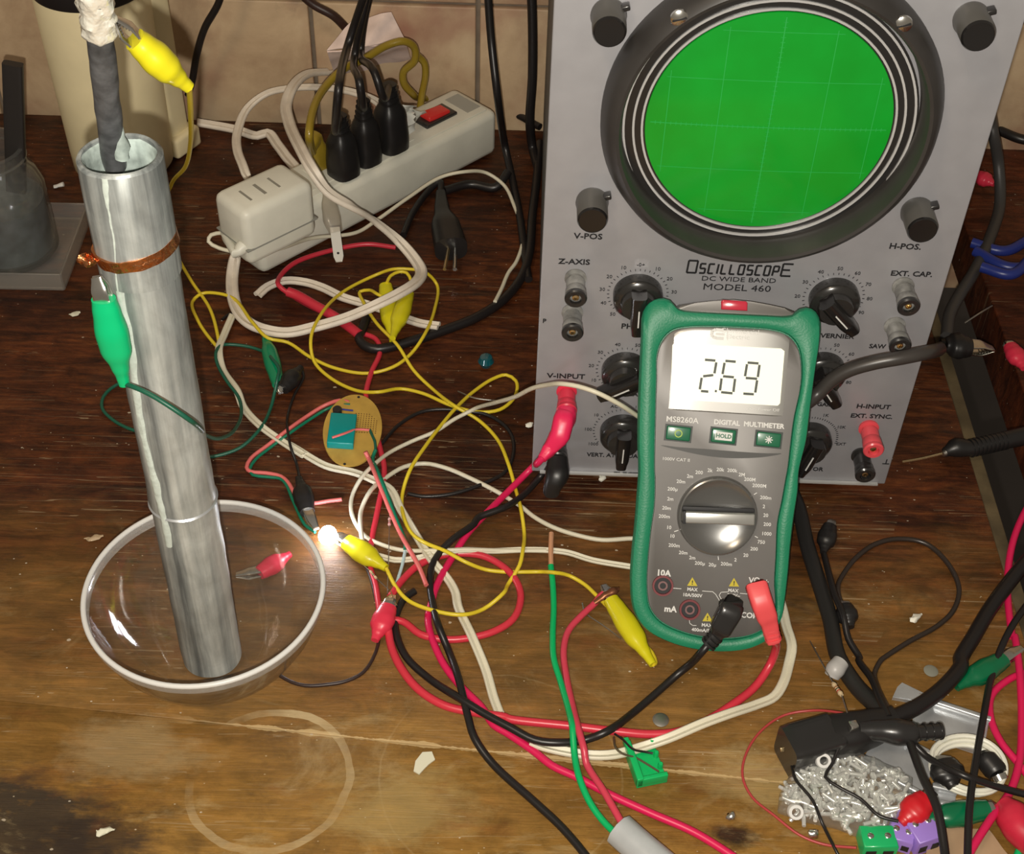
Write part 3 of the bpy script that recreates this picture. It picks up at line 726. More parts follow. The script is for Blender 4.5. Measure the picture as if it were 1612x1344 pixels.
part('crescent_shadow', prism(smooth2d(cr), .0002, .0007, MF.m), mat('lens_shadow_grey', (.05, .05, .048), .5), facep, label='dark crescent of painted lens shadow')  # shadow below the lens painted as a dark crescent
for i, (x, y) in enumerate(((482, 993), (800, 1012), (1117, 1036))):
    u, v = mo(ZM, [(x, y)])[0]
    M = MF.m @ Matrix.Translation((u, v, 0)) @ Matrix.Rotation(-.035, 4, 'Z')
    bt = part('button', box((0, 0, .0009), (.0128, .0074, .0018), .0007, M), mat('button_green', (.008, .13, .06), .35, coat=.4), meter, label=('power button', 'hold button', 'backlight button')[i])
    part('button_frame', prism([(-.0073, -.0045), (.0073, -.0045), (.0073, .0045), (-.0073, .0045)], .0001, .0006, M), mat('frame_dark', (.02, .03, .025), .5), bt)
    s = bmesh.new()
    if i == 0:
        lathe([(.0016, .0018), (.0016, .0021), (.0021, .0021), (.0021, .0018)], 20, M, s, closed=True)
        part('button_symbol', s, mat('yellow_green_ink', (.35, .50, .05), .5), bt, smooth=False)
    elif i == 1:
        part('button_label', prism([(-.0045, -.0022), (.0045, -.0022), (.0045, .0022), (-.0045, .0022)], .0018, .0020, M), winkm, bt)
        text_bm('HOLD', 0, 0, .0030, M, 0, .0022, s, bold=.0001); part('button_symbol', s, MATS['button_green'], bt, smooth=False)
    else:
        for k in range(8):
            a = k * math.pi / 4; bar2((.0007 * math.cos(a), .0007 * math.sin(a)), (.0021 * math.cos(a), .0021 * math.sin(a)), .0005, M, .0018, .0021, s)
        lathe([(.001, .0018), (.001, .0021), (0, .0021)], 12, M, s); part('button_symbol', s, winkm, bt, smooth=False)
# dial
u, v = mo(ZN, [(712, 305)], .003)[0]
r = abs(mo(ZN, [(970, 305)], .003)[0][0] - u)
M = MF.m @ Matrix.Translation((u, v, 0))
dl = part('rotary_dial', lathe([(r * 1.04, .0002), (r * 1.03, .003), (r * 1.0, .0055), (r * .96, .0058), (r * .90, .0050), (r * .75, .0038), (r * .55, .0028), (r * .3, .0022), (0, .0020)], 72, M), dialm, meter, label='metallic grey selector dial')
Mr = M @ Matrix.Rotation(.035, 4, 'Z')
part('dial_grip', box((.0, 0, .0070), (r * 1.84, .0062, .0072), .0008, Mr), mat('grip_silver', (.42, .42, .40), .3, .6), dl, label='raised bar grip')
part('dial_slot', box((-.0, .0042, .0042), (r * 1.84, .0022, .0040), .0003, Mr), ink, dl); part('dial_slot', box((-r * .88, 0, .0074), (.0016, .0068, .0066), .0002, Mr), ink, dl)
def jack(x, y):
    u, v = mo(ZN, [(x, y)])[0]; M = MF.m @ Matrix.Translation((u, v, 0))
    k = part('input_jack', lathe([(.0058, .0003), (.0056, .0016), (.0046, .0016), (.0044, .0003)], 28, M, closed=True), mat('jack_red', (.17, .03, .035), .4), meter)
    part('jack_hole', lathe([(.0044, .0003), (.0044, .0006), (0, .0006)], 24, M), ink, k)
    part('jack_contact', lathe([(.0026, .0006), (.0026, .0011), (.0017, .0011), (.0017, .0006)], 20, M, closed=True), mat('jack_pink', (.20, .10, .10), .4), k)
for p in ((350, 762), (528, 920)): jack(*p)

# plugs of the meter leads: rectangular heads sitting over the jacks
def mp(x, y, w): 
    q = MF.px(*ZN((x, y))[0], w); return MF.P(q[0], q[1], w)
rl = empty('test_lead', 'red lead plugged into the right-hand jack of the multimeter', 'test lead', at(1000, 1160))
b = loft([(mp(975, 800, .003), .0052, .003), (mp(980, 800, .014), .0058, .0058), (mp(1005, 880, .015), .0058, .0062), (mp(1030, 950, .0135), .0056, .0058), (mp(1052, 1010, .012), .0046, .0046), (mp(1080, 1130, .009), .0036, .0036)], up=MF.n, e=5)
part('plug', b, mat('plug_red', (.80, .09, .10), .4), rl)
b = bmesh.new()
for t in (0, 1, 2): loft([(mp(1058 + t * 10, 1040 + t * 34, .0113 - t * .0008), .0044, .0044), (mp(1061 + t * 10, 1052 + t * 34, .0111 - t * .0008), .0044, .0044)], up=MF.n, e=3, sub=1, bm=b)
part('strain_relief', b, MATS['plug_red'], rl)
path = [mp(1080, 1130, .009)] + pts3([(1222, 1015, 22), (1215, 1040, 9)] + Z7((1400, 280), (1250, 400), (1100, 490), (950, 545, 5), (800, 557, 5), (600, 540, 5.5), (350, 510, 5), (0, 470, 4)) + Z6((760, 1060, 4), (600, 1035, 2.4), (450, 1000), (320, 920), (230, 810), (180, 700), (165, 620, 4), (160, 590, 6)), .0023)
part('cable', sweep(bmesh.new(), catmull(path, .003), circ(.0023, 12)), redw, rl)
bl = empty('test_lead', 'black lead plugged into the common jack of the multimeter', 'test lead', at(900, 1160))
b = loft([(mp(790, 905, .003), .0056, .003), (mp(800, 905, .012), .0062, .0050), (mp(795, 930, .0135), .0064, .0055), (mp(735, 1040, .012), .0060, .0052), (mp(705, 1085, .011), .0036, .0036), (mp(650, 1150, .010), .0030, .0030)], up=MF.n, e=5)
part('plug', b, blackp, bl)
b = bmesh.new()
for t in (0, 1, 2): loft([(mp(704 - t * 22, 1092 + t * 24, .0108), .0044, .0044), (mp(692 - t * 22, 1104 + t * 24, .0106), .0044, .0044)], up=MF.n, e=3, sub=1, bm=b)
part('strain_relief', b, blackr, bl)
path = [mp(660, 1140, .010)] + pts3([(1105, 1026, 24)] + Z7((1030, 160, 12), (960, 215, 6), (830, 330), (700, 440), (560, 540, 10.5), (430, 590, 6), (280, 605, 7), (150, 590, 7)) + Z6((780, 1110, 8), (650, 1040, 8), (520, 960, 8), (380, 870), (260, 760), (212, 660), (200, 570), (222, 500, 3), (250, 455, 3), (300, 420, 3)), .0021)
part('cable', sweep(bmesh.new(), catmull(path, .003), circ(.0021, 12)), blackc, bl)

# ============================================================ pipe cell in a glass bowl
BC = V((-.1570, .4612, 0))
prof = [(0, .0006), (.024, .0), (.028, .0006), (.030, .004), (.0375, .012), (.047, .024), (.0545, .037), (.0588, .049), (.0600, .0515), (.0602, .0570), (.0610, .0578), (.0618, .0572), (.0622, .0560), (.0618, .0510)]
outerp = [(0, 0), (.026, 0), (.0275, .0008), (.031, .003), (.040, .0115), (.0500, .0235), (.0568, .0365), (.0605, .0485), (.0618, .0515)]
innerp = [(.0592, .0515), (.0582, .0480), (.0545, .0370), (.0475, .0250), (.0375, .0140), (.0290, .0068), (.022, .0042), (0, .0040)]
bw = empty('glass_bowl', 'small clear glass bowl with the grey metal pipe standing in it', 'bowl', BC)
part('bowl_wall', lathe(outerp + innerp, 96, Matrix.Translation(BC + V((0, 0, .0002)))), M_glass, bw)
part('rim_band', lathe([(.0592, .0515), (.0618, .0515), (.0622, .0535), (.0622, .0560), (.0604, .0562), (.0596, .0550)], 96, Matrix.Translation(BC + V((0, 0, .0002))), closed=True), M_glassband, bw)
part('bowl_rim', lathe([(.0613 + .0014 * math.cos(a * .5236), .0568 + .0014 * math.sin(a * .5236)) for a in range(12)], 96, Matrix.Translation(BC + V((0, 0, .0002))), closed=True), M_glassrim, bw, label='rolled rim with highlight painted white')

PB = at(334, 1030, .0045); PT = at(188, 243, .318)
pa = (PT - PB).normalized(); PL = (PT - PB).length
pm = axis_M(PB, pa, (1, 0, 0))
pipe = empty('metal_pipe', 'tall dull grey zinc pipe standing upright in the glass bowl', 'pipe', M=pm)
r = .0158
def wob(bm, amp, sc):
    for v in bm.verts: v.co += noise.noise_vector(v.co * sc) * amp
    return bm
rows = [(r, 0)] + [(r + (.0004 if abs(z - .127) < .002 else 0), z) for z in [PL * k / 60 for k in range(1, 60)]] + [(r + .0003, PL), (r - .0004, PL + .0005), (r - .0012, PL), (r - .0013, PL - .01), (r - .0013, PL - .06), (r - .0013, .004), (r - .0013, 0)]
part('tube', wob(lathe(rows, 64, pm, closed=True), .0005, 70), M_zinc, pipe)
part('inner_deposit', wob(lathe([(r - .0012, PL - .001), (r - .0013, PL - .02), (r - .0014, PL - .035), (r - .0019, PL - .035), (r - .0026, PL - .02), (r - .0020, PL - .002)], 48, pm, closed=True), .0009, 130), M_zincin, pipe, label='pale greenish crust inside the mouth')
part('tape_collar', wob(lathe([(r + .0001, PL - .056), (r + .0011, PL - .0555), (r + .0012, PL - .02), (r + .0011, PL - .001), (r + .0002, PL)], 64, pm, closed=True), .0004, 90), M_zinc, pipe, label='overlapped sheet collar at the top')
# sealant bead running down the seam
def onpipe(px, py, off=0.0):
    d = ray(px, py).normalized(); o = CAM - PB; a = d - pa * d.dot(pa); b_ = o - pa * o.dot(pa)
    A = a.dot(a); B = 2 * a.dot(b_); C = b_.dot(b_) - (r + off) ** 2; D = B * B - 4 * A * C
    if D < 0: D = 0
    return CAM + d * ((-B - math.sqrt(D)) / (2 * A))
sp = [onpipe(x, y, .0004) for x, y in ((165, 280), (172, 330), (181, 380), (185, 440), (193, 490), (203, 540), (210, 590), (216, 640), (226, 690), (238, 740), (248, 780), (258, 820), (266, 860))]
sp = catmull(sp, .004); b = bmesh.new()
sweep(b, sp, super_prof(12), up=None, scale=[(.0020 * (.7 + .6 * abs(noise.noise(p * 60))), .0006) if 1 else 0 for p in sp])
# flatten against the pipe: width runs around it
b.free(); b = bmesh.new(); prev = None
for i, p in enumerate(sp):
    rad = (p - PB) - pa * (p - PB).dot(pa); rad.normalize(); tan = pa.cross(rad); wdt = .0021 * (.55 + 1.1 * abs(noise.noise(p * 70)) + .25)
    ring = [b.verts.new(p + tan * (-wdt) - rad * .0009), b.verts.new(p + tan * (-wdt * .6) + rad * .0005), b.verts.new(p + rad * .0009), b.verts.new(p + tan * (wdt * .6) + rad * .0005), b.verts.new(p + tan * wdt - rad * .0009)]
    if prev:
        for k in range(4): b.faces.new((prev[k], prev[k + 1], ring[k + 1], ring[k]))
    prev = ring
part('sealant_seam', b, M_seal, pipe, label='pale greenish sealant down the seam')
b = wob(lathe([(r + .0002, PL * .385), (r + .0010, PL * .388), (r + .0002, PL * .391)], 64, pm, closed=True), .0003, 90)
part('weld_ring', b, alum, pipe, label='thin bright ring')

CR = (onpipe(205, 418) - PB).dot(pa)
cm2 = axis_M(PB + pa * CR, (pa + V((-.16, 0, 0.0)) * 1).normalized(), (1, 0, 0))
cs = empty('copper_strap', 'copper strap twisted around the upper grey pipe', 'strap', M=cm2)
part('band', wob(lathe([(r + .0006, -.0026), (r + .0018, -.0026), (r + .0019, .0026), (r + .0007, .0026)], 64, cm2, closed=True), .0005, 200), copper, cs)
tw = [cm2 @ V((-.0150, -.0085, .001)), cm2 @ V((-.0175, -.0095, -.001)), cm2 @ V((-.0200, -.0090, .001)), cm2 @ V((-.0205, -.0070, -.0015))]
b = bmesh.new(); pth = catmull(tw, .0006); sweep(b, pth, super_prof(10, 3), None, [(.0022 + .0007 * math.sin(i * 1.3), .0016 + .0006 * math.cos(i * 1.9)) for i in range(len(pth))])
part('twisted_end', b, copper, cs)

# carbon rod
ra = at(181, 262, .305); rb = at(143, -60, .405)
rod = empty('carbon_rod', 'dark carbon rod rising out of the mouth of the pipe', 'rod', ra)
rd = (rb - ra).normalized(); rm = axis_M(ra, rd, (1, 0, 0)); RL = (rb - ra).length
part('rod_core', wob(lathe([(0, 0), (.0046, 0), (.0048, .003)] + [(.0050, .003 + k * .005) for k in range(1, int((RL) / .005))] + [(.005, RL), (0, RL)], 32, rm), .0005, 150), carbon, rod)
z0 = .3; 
def on_rod_z(py):   # distance along the rod whose picture row is py
    lo, hi = 0, RL
    for _ in range(30):
        mid = (lo + hi) / 2; p = ra + rd * mid - CAM; yy = 672 - F * p.dot(UP) / p.dot(FW)
        if yy > py: lo = mid
        else: hi = mid
    return lo
f0 = on_rod_z(55); f1 = on_rod_z(-30)
b = lathe([(.0052, f0), (.0064, f0 + .001)] + [(.0062 + .0004 * math.sin(k * 2.1), f0 + (f1 - f0) * k / 12) for k in range(1, 13)] + [(.0055, f1 + .001)], 40, rm)
part('foil_wrap', wob(b, .0012, 260), foil, rod, label='crumpled bright foil wrap')
wob_b = loft([(ra + rd * .008 + V((.004, -.003, 0)), .003, .003), (ra + rd * .014 + V((.0040, -.002, 0)), .0030, .0030), (ra + rd * .024 + V((.0035, 0, 0)), .0012, .0012)])
part('salt_crust', wob(wob_b, .001, 200), M_zincin, rod, label='pale crust near the pipe mouth')

# ============================================================ crocodile clips
def clip(label, tail, neck, tip, bm_, wide=.0062, thick=.0052, name='crocodile_clip', group=None, open_=.0, up=V((0, 0, 1)), jaw=True, stub=False, M_=None):
    """tail: cable end of the boot; neck: where the metal leaves it; tip: end of the jaws"""
    tail, neck, tip = V(tail), V(neck), V(tip); d = (neck - tail); L = d.length; dn = d.normalized()
    e = empty(name, label, 'clip', loc=tuple(min((tail, tip), key=lambda p: p.z)), group=group)
    P = lambda t: tail + d * t
    st = [(P(0), wide * .34, wide * .32), (P(.10), wide * .40, wide * .36), (P(.22), wide * .56, wide * .5), (P(.42), wide * .95, thick * .92), (P(.62), wide * 1.0, thick), (P(.85), wide * .84, thick * .84), (P(1), wide * .72, thick * .72)]
    part('boot', loft(st, up=up, e=2.2, n=20), bm_, e)
    if jaw:
        jd = (tip - neck); s = dn.cross(up).normalized(); u = s.cross(dn).normalized()
        for sg in (1, -1):
            b = bmesh.new(); o0 = neck - dn * .003 + u * sg * thick * .35; o1 = neck + jd * .45 + u * sg * (thick * .42 + open_ * .5); o2 = tip + u * sg * (.0005 + open_)
            loft([(o0, wide * .52, .0007), (o1, wide * .46, .0007), (o2, wide * .30, .0006)], up=u, e=4, bm=b, n=12)
            for k in range(5):   # teeth
                q = o1.lerp(o2, k / 5)
                box((0, 0, 0), (wide * .5, .0005, .0011), 0, axis_M(q - u * sg * .0008, u, s), b)
            part('jaw', b, steel if not stub else dsteel, e)
    return e
# yellow clip on the rod
tp = ra + rd * on_rod_z(30) + V((.0065, 0, 0))
clip('yellow crocodile clip gripping the foil-wrapped rod at the top left', at(298, 138, .350), at(212, 62, .372), tp, yellow, wide=.0072, thick=.006)
# green clip hanging from the copper strap
gA = aty(196, 605, .4405); gB = aty(163, 470, .4435); gC = aty(152, 436, .446)
clip('bright green crocodile clip hanging from the copper strap on the pipe', gA, gB, gC, green, wide=.0070, thick=.0056, up=V((0, -1, 0)))
clip('yellow crocodile clip beside the glowing LED', at(608, 894, .006), at(545, 852, .007), at(522, 842, .006), yellow, wide=.0068, thick=.0055)
clip('yellow crocodile clip holding bare wires, left of the multimeter foot', at(1028, 1046, .005), at(962, 944, .007), at(950, 922, .006), yellow, wide=.0064, thick=.0055)
clip('upright yellow crocodile clip, left of the crossed pair', at(618, 537, .006), at(607, 450, .012), at(607, 442, .016), yellow, wide=.0064, thick=.0055, jaw=False)
clip('slanting yellow crocodile clip, right of the crossed pair', at(618, 532, .016), at(642, 462, .014), at(646, 442, .012), yellow, wide=.0062, thick=.0052, jaw=False)
clip('dark green crocodile clip lying between the pipe and the circuit board', at(415, 520, .005), at(438, 605, .006), at(442, 618, .005), mat('mid_green_rubber', (.0, .23, .10), .3, coat=.4), wide=.0056, thick=.005)
clip('short black crocodile clip touching the dark green clip', at(474, 578, .006), at(445, 612, .006), at(436, 622, .005), blackr, wide=.0062, thick=.0055, jaw=False)
clip('black crocodile clip just behind the glowing LED', at(470, 752, .005), at(484, 806, .006), at(498, 832, .006), blackr, wide=.0062, thick=.0055)
clip('red crocodile clip lying behind the glass bowl and seen through it', at(457, 872, .005), at(408, 902, .006), at(372, 905, .005), redr, wide=.0058, thick=.005)
clip('red crocodile clip below the circuit board with a bundle of thin wires', at(590, 1008, .005), at(612, 955, .007), at(618, 938, .006), redr, wide=.0066, thick=.0056)
clip('dark green crocodile clip at the right edge above the aluminium scraps', at(1506, 1082, .0055), at(1580, 1038, .006), at(1608, 1020, .005), mat('deep_green_rubber', (.0, .13, .05), .3, coat=.4), wide=.0066, thick=.0056)
clip('red crocodile clip over the bag of fasteners', at(*Z8((960, 990, ))[0][:2], .010), at(*Z8((1100, 860))[0][:2], .014), at(*Z8((1140, 830))[0][:2], .012), mat('deep_red_rubber', (.55, .012, .02), .35), wide=.0075, thick=.0058)
clip('long dark green crocodile clip below the white wire coil', at(*Z8((1060, 975))[0][:2], .010), at(*Z8((1420, 915))[0][:2], .010), at(*Z8((1470, 905))[0][:2], .010), MATS['deep_green_rubber'], wide=.0066, thick=.0056)
clip('black crocodile clip lying upright beside the multimeter, right side', at(*ZR((375, 430))[0][:2], .005), at(*ZR((415, 270))[0][:2], .006), at(*ZR((435, 235))[0][:2], .005), blackr, wide=.0058, thick=.0055, stub=True)
clip('black crocodile clip beside the thick cable, right of the multimeter foot', at(*ZR((545, 890))[0][:2], .0055), at(*ZR((505, 760))[0][:2], .006), at(*ZR((500, 735))[0][:2], .005), blackr, wide=.0062, thick=.0055, stub=True)
clip('dark clamp clip with shiny jaws beyond the right edge of the oscilloscope', at(*ZO((900, 540))[0][:2], .012), at(*ZO((1060, 560))[0][:2], .010), at(*ZO((1180, 570))[0][:2], .006), blackr, wide=.010, thick=.008)
clip('red crocodile clip on the far side of the oscilloscope, right edge', at(1565, 290, .008), at(1538, 276, .008), at(1530, 272, .007), redr, wide=.0066, thick=.0056)
clip('red crocodile clip at the right edge beside the oscilloscope foot', at(1612, 580, .008), at(1590, 545, .008), at(1584, 538, .007), redr, wide=.0066, thick=.0056)
clip('small black crocodile clip inside the white wire coil', at(*Z8((1240, 800))[0][:2], .012), at(*Z8((1185, 665))[0][:2], .013), at(*Z8((1175, 640))[0][:2], .012), blackr, wide=.0090, thick=.006, stub=True)

# ============================================================ leads and cords
cord('yellow_lead', 'yellow lead from the clip on the rod, looping widely to the clip by the multimeter', 'wire',
     [V(at(298, 138, .350)), at(300, 175, .32), at(300, 225, .25), at(292, 262, .18), at(270, 290, .10), at(262, 330, .03)] +
     [(268, 370, 8), (278, 400, 6), (300, 440, 3), (330, 485, 5), (341, 520, 5), (344, 546, 4), (330, 532, 3), (312, 505, 3), (303, 475, 3), (318, 462, 4), (345, 462, 5.5), (368, 470, 6), (398, 508, 11), (422, 532, 9)] +
     Z5((440, 515, 5), (540, 580, 3), (650, 630), (800, 655), (920, 625, 4), (1000, 565, 6), (1060, 480, 10), (1105, 370, 5), (1115, 250), (1060, 195, 12), (990, 183, 12), (920, 183, 12), (850, 205, 5), (700, 280, 4), (590, 390, 13), (545, 500, 12), (560, 600, 4), (640, 680), (760, 735, 3), (850, 740, 7), (950, 725), (1050, 745), (1180, 800, 3), (1300, 830), (1400, 820), (1470, 760), (1475, 690), (1430, 662), (1370, 680), (1280, 740, 2), (1200, 815, 6)) +
     Z4((1080, 270, 7), (980, 400, 9), (890, 540, 8), (850, 670), (860, 790, 3), (900, 870, 3), (970, 920, 7), (1080, 965, 8), (1180, 1020, 8), (1290, 1062), (1400, 1075), (1480, 1075, 2)) + Z6((940, 322), (1010, 326, 8), (1080, 340, 3), (1160, 385), (1225, 445, 3), (1300, 520, 2), (1400, 620, 2), (1465, 690, 2.5), (1505, 735, 3), (1522, 785, 4)) + [V(at(1028, 1046, .005))],
     .0012, ywire, 1.5)
cord('yellow_lead', 'yellow lead crossing between the clip by the LED and the crossed pair of clips', 'wire',
     Z5((895, 320, 11), (850, 298, 14), (810, 278, 10), (768, 285, 8), (785, 335, 10), (845, 430, 12), (940, 530, 12), (1010, 640, 5), (1090, 720), (1200, 805, 7)) + Z4((1250, 270), (1350, 370), (1410, 500, 5), (1450, 640, 3), (1478, 745, 7), (1495, 870), (1488, 960, 7), (1470, 1040, 6), (1410, 1140)) + Z6((750, 430, 7), (650, 510, 3), (540, 540, 7), (400, 520, 7), (270, 470, 6), (205, 400, 5), (165, 325, 5)) + [V(at(608, 894, .006))],
     .0012, ywire, 1.5)
cord('yellow_lead', 'short yellow wire arching over the crossed pair of yellow clips', 'wire', Z5((890, 245, 16), (905, 215, 17), (945, 195, 17), (980, 200, 17), (1000, 240, 15), (1000, 275, 14)), .0012, ywire, 8)
cord('green_lead_or_shadow', 'dark green lead from the clip on the pipe curling to the yellow loop', 'wire', [gA, aty(208, 608, .437), aty(235, 620, .433), aty(268, 640, .430), aty(300, 662, .430), at(322, 684, .10), at(345, 690, .06), at(368, 678, .03), at(380, 650, .010)] + Z3((925, 890, 6), (860, 800, 6.5), (812, 710, 6.5), (805, 660, 8), (840, 615, 5), (960, 620, 3), (1060, 650, 3), (1105, 690, 12), (1140, 740, 13), (1130, 800, 13), (1120, 850, 8), (1095, 950, 3), (1030, 1070, 6), (930, 1160, 3), (790, 1205, 2), (760, 1205, 2)), .0011, dgreen, 2)
cord('green_lead_or_shadow', 'dark green strip drawn for the shadow of the lead, left of the pipe', 'wire', Z3((300, 815, 2), (250, 845, 2), (210, 890, 2), (205, 950, 2), (260, 1010, 2), (330, 1050, 2), (400, 1075, 2)), .0011, dgreen, 2)  # cord stands in for the shadow of the lead on the bench
cord('black_wire', 'thin black wire meandering from the short black clip to the clip behind the LED', 'wire', [at(474, 578, .006)] + Z4((330, 40, 3), (280, 140), (245, 250), (245, 330, 7), (262, 420, 7), (290, 500), (305, 570, 3)) + [at(470, 752, .005)], .0009, blackc, 1.2)
cord('black_wire', 'thin black wire arching up to the dark green clip', 'wire', Z3((840, 480), (880, 450), (940, 455), (1000, 480, 6), (1040, 515, 6)) + [at(415, 520, .005)], .0011, blackc, 1.3)
cord('black_wire', 'thin dark wire curving from under the glass bowl rim on the bench', 'wire', [(440, 1063), (458, 1073), (480, 1079), (510, 1078), (545, 1072), (572, 1058), (590, 1030, 2), (597, 1000, 2), (590, 935, 2), (575, 890, 2), (560, 875, 2)], .0010, mat('brown_black_wire', (.03, .015, .012), .4), 1.2)
# white leads
cord('white_wire', 'thin white wire arching over the input socket to behind the multimeter', 'wire', Z4((640, 915, 6), (630, 840, 6), (636, 740, 3), (680, 650, 6), (760, 580, 2), (860, 520, 2), (970, 502), (1080, 525), (1200, 575), (1350, 650), (1480, 730, 2)) + Z6((900, 40), (1000, 95), (1120, 135), (1250, 160), (1405, 153), (1500, 160)), .0014, whitew, 1.6)
cord('white_wire', 'thin white wire rising from the loop past the front of the oscilloscope', 'wire', Z4((1612, 962, 2), (1400, 962, 2), (1200, 957, 5), (1000, 962, 5), (850, 960, 2), (740, 930, 3), (660, 890, 2), (610, 830, 2), (580, 750, 2), (590, 660, 2), (640, 570, 6), (710, 500, 6), (790, 440, 2), (900, 385, 2), (1030, 330, 5), (1130, 265, 8), (1190, 235, 9)) + [aty(748, 643, .650), aty(782, 633, .622), aty(812, 624, .600), aty(838, 611, .584), aty(860, 606, .573), aty(885, 604, .560), aty(910, 608, .556), aty(940, 618, .552), aty(975, 636, .552), aty(1004, 655, .558), aty(1030, 672, .566)], .0013, whitew, 2)
cord('white_flat_cord', 'white twin cord running from the wire loop to behind the multimeter at left', 'cord', Z6((115, 240, 2), (200, 262, 2), (300, 255, 2), (380, 235, 5), (540, 212, 5), (700, 216, 2), (860, 210, 2), (1000, 214, 2), (1080, 225, 2), (1200, 262, 2), (1390, 295, 2), (1480, 310, 2)), .0010, whitew, 1.2, 'twin')
cord('white_flat_cord', 'long white twin cord running diagonally from the pipe to its cut end', 'cord', Z3((895, 455, 3), (850, 560, 4), (822, 640, 6), (840, 740, 2), (920, 860, 5), (950, 940, 3), (1040, 1040, 5), (1150, 1120, 3), (1276, 1200, 2)) + Z4((250, 400, 2), (300, 430), (450, 515), (600, 550, 2), (700, 590, 4), (790, 640, 5), (840, 740), (900, 840), (960, 940, 4), (1020, 1030, 5), (1090, 1110), (1130, 1180)) + Z6((520, 500, 3), (590, 650, 5), (660, 820), (700, 960), (730, 1040, 3)), .0013, whitew, 1.8, 'twin')
cord('white_flat_cord', 'white twin cord curving from beneath the multimeter across the bench front', 'cord', [at(1205, 900, .004), at(1228, 945, .004), at(1238, 985, .004)] + Z7((1600, 60, 5), (1585, 150), (1550, 270), (1500, 345), (1400, 390, 4), (1250, 440, 9), (1100, 495, 10), (900, 580, 7), (750, 630, 4), (600, 670, 4), (480, 675, 4), (330, 655, 4), (200, 625, 4), (130, 600, 3.5)), .0014, whitew, 2, 'twin')
cord('white_power_cord', 'thick white twin power cord coiled below the power strip', 'cord', Z2((640, 330, 50), (540, 340, 62), (470, 400, 70), (440, 480, 70), (455, 570, 75), (510, 690, 88), (560, 780, 88), (630, 880, 75), (740, 950, 62), (850, 1020, 40), (960, 1110, 22), (1030, 1190, 16)) + Z5((1045, 190, 15), (1025, 240, 20), (950, 290, 24), (830, 350, 22), (700, 405, 14), (560, 445, 9), (440, 470, 8), (350, 460, 8), (270, 430, 7), (220, 380, 6), (192, 300, 5), (190, 200, 6), (205, 120, 14), (230, 60, 30)), .0022, whitec, 3, 'twin')
cord('white_power_cord', 'short piece of white cord passing under the coil toward the black cable', 'cord', Z5((305, 300, 2.4), (350, 262, 2.4), (430, 235, 3), (520, 242), (600, 267), (690, 310, 3), (790, 340), (900, 375, 2), (985, 410, 3), (1050, 430, 6), (1125, 440, 8)), .0018, whitec, 2.4, 'twin')
cord('white_wire', 'thin white adapter wire looping around the right of the power strip', 'wire', Z2((150, 1070, 52), (95, 1080, 50), (82, 1110, 46), (130, 1140, 42), (230, 1160, 40), (380, 1150, 42), (560, 1095, 24), (760, 1070, 16), (860, 1010, 16), (1000, 910, 18), (1150, 815, 20), (1260, 790, 22), (1360, 795, 14), (1440, 850, 8), (1490, 950, 5), (1530, 1080, 5), (1500, 1200, 5)) + Z5((1440, 200, 5), (1410, 270, 6), (1380, 330, 8)), .0014, whitew, 3)
cord('white_power_cord', 'flat white cord lying from the cream container to the adapter', 'cord', Z1((1110, 690, 8), (1200, 705, 5), (1330, 730, 4), (1450, 765, 4)) + [(421, 209, 5), (437, 228, 4), (452, 248, 4), (470, 270, 4), (480, 290, 4)], .0022, whitec, 3, 'twin')
cord('white_power_cord', 'white cord looping in front of the tiles above the adapter', 'cord', Z2((290, 850, 8), (262, 815, 16), (240, 760, 20), (215, 690, 20), (215, 610, 20), (260, 500, 26), (350, 430, 34), (470, 405, 40), (600, 402, 45), (750, 425, 50), (860, 470, 50), (900, 520, 48)), .0018, whitec, 3, 'twin')
# red leads
cord('red_lead', 'magenta red lead from the left input socket sweeping to the bottom right', 'wire', [aty(860, 714, .558), aty(848, 727, .556)] + Z4((1540, 520, 12), (1410, 650, 5), (1280, 780, 5), (1190, 880, 5), (1120, 990, 3), (1060, 1090, 3), (1020, 1180, 3)) + Z6((385, 480, 3), (368, 540, 2.2), (375, 620, 3), (440, 780, 2.5), (530, 900, 2.5), (640, 1010, 2.2), (700, 1100, 2.2), (760, 1135, 2.2), (900, 1230, 2.2)) + Z7((250, 735, 2.2), (380, 795, 2.2), (560, 890, 2.2), (800, 1000), (1050, 1110), (1290, 1260), (1400, 1340)), .0021, magw, 2.2)
cord('red_lead', 'red lead looping up beside the power strip and down behind the circuit board', 'wire', Z5((930, 85, 4), (800, 70, 5), (650, 95, 5), (480, 150, 5), (410, 210, 5), (398, 255, 7), (440, 290, 3), (540, 350, 3), (640, 400, 2.5), (740, 460, 2.5), (840, 500, 2.5), (858, 560, 2.5), (820, 650, 2.2), (795, 760, 2.2)) + Z4((690, 250, 1.8), (735, 430, 2), (755, 520), (750, 600, 1.8), (730, 700), (710, 800), (690, 900), (682, 1050), (710, 1150)) + [at(600, 985, .005)], .0018, redw, 2)
cord('red_sleeve', 'thick red sleeved section of lead lying under the white coil', 'cable', Z5((440, 285, 7), (480, 300, 6), (560, 345, 5), (640, 390, 5), (720, 445, 5), (765, 480, 5)), .0036, redw, 4.5)
cord('red_lead', 'red lead forming a round loop below the circuit board', 'wire', Z6((175, 450, 5), (240, 360, 2.4), (310, 295, 2.4), (400, 250, 2), (520, 230, 2), (640, 240, 2.4), (740, 290, 2.2), (810, 360, 2.2), (838, 450, 2.2), (800, 560), (700, 625), (560, 660, 2), (450, 665, 2), (330, 640, 2.4), (240, 575, 2.4), (160, 560, 3)), .0021, redw, 2.4)
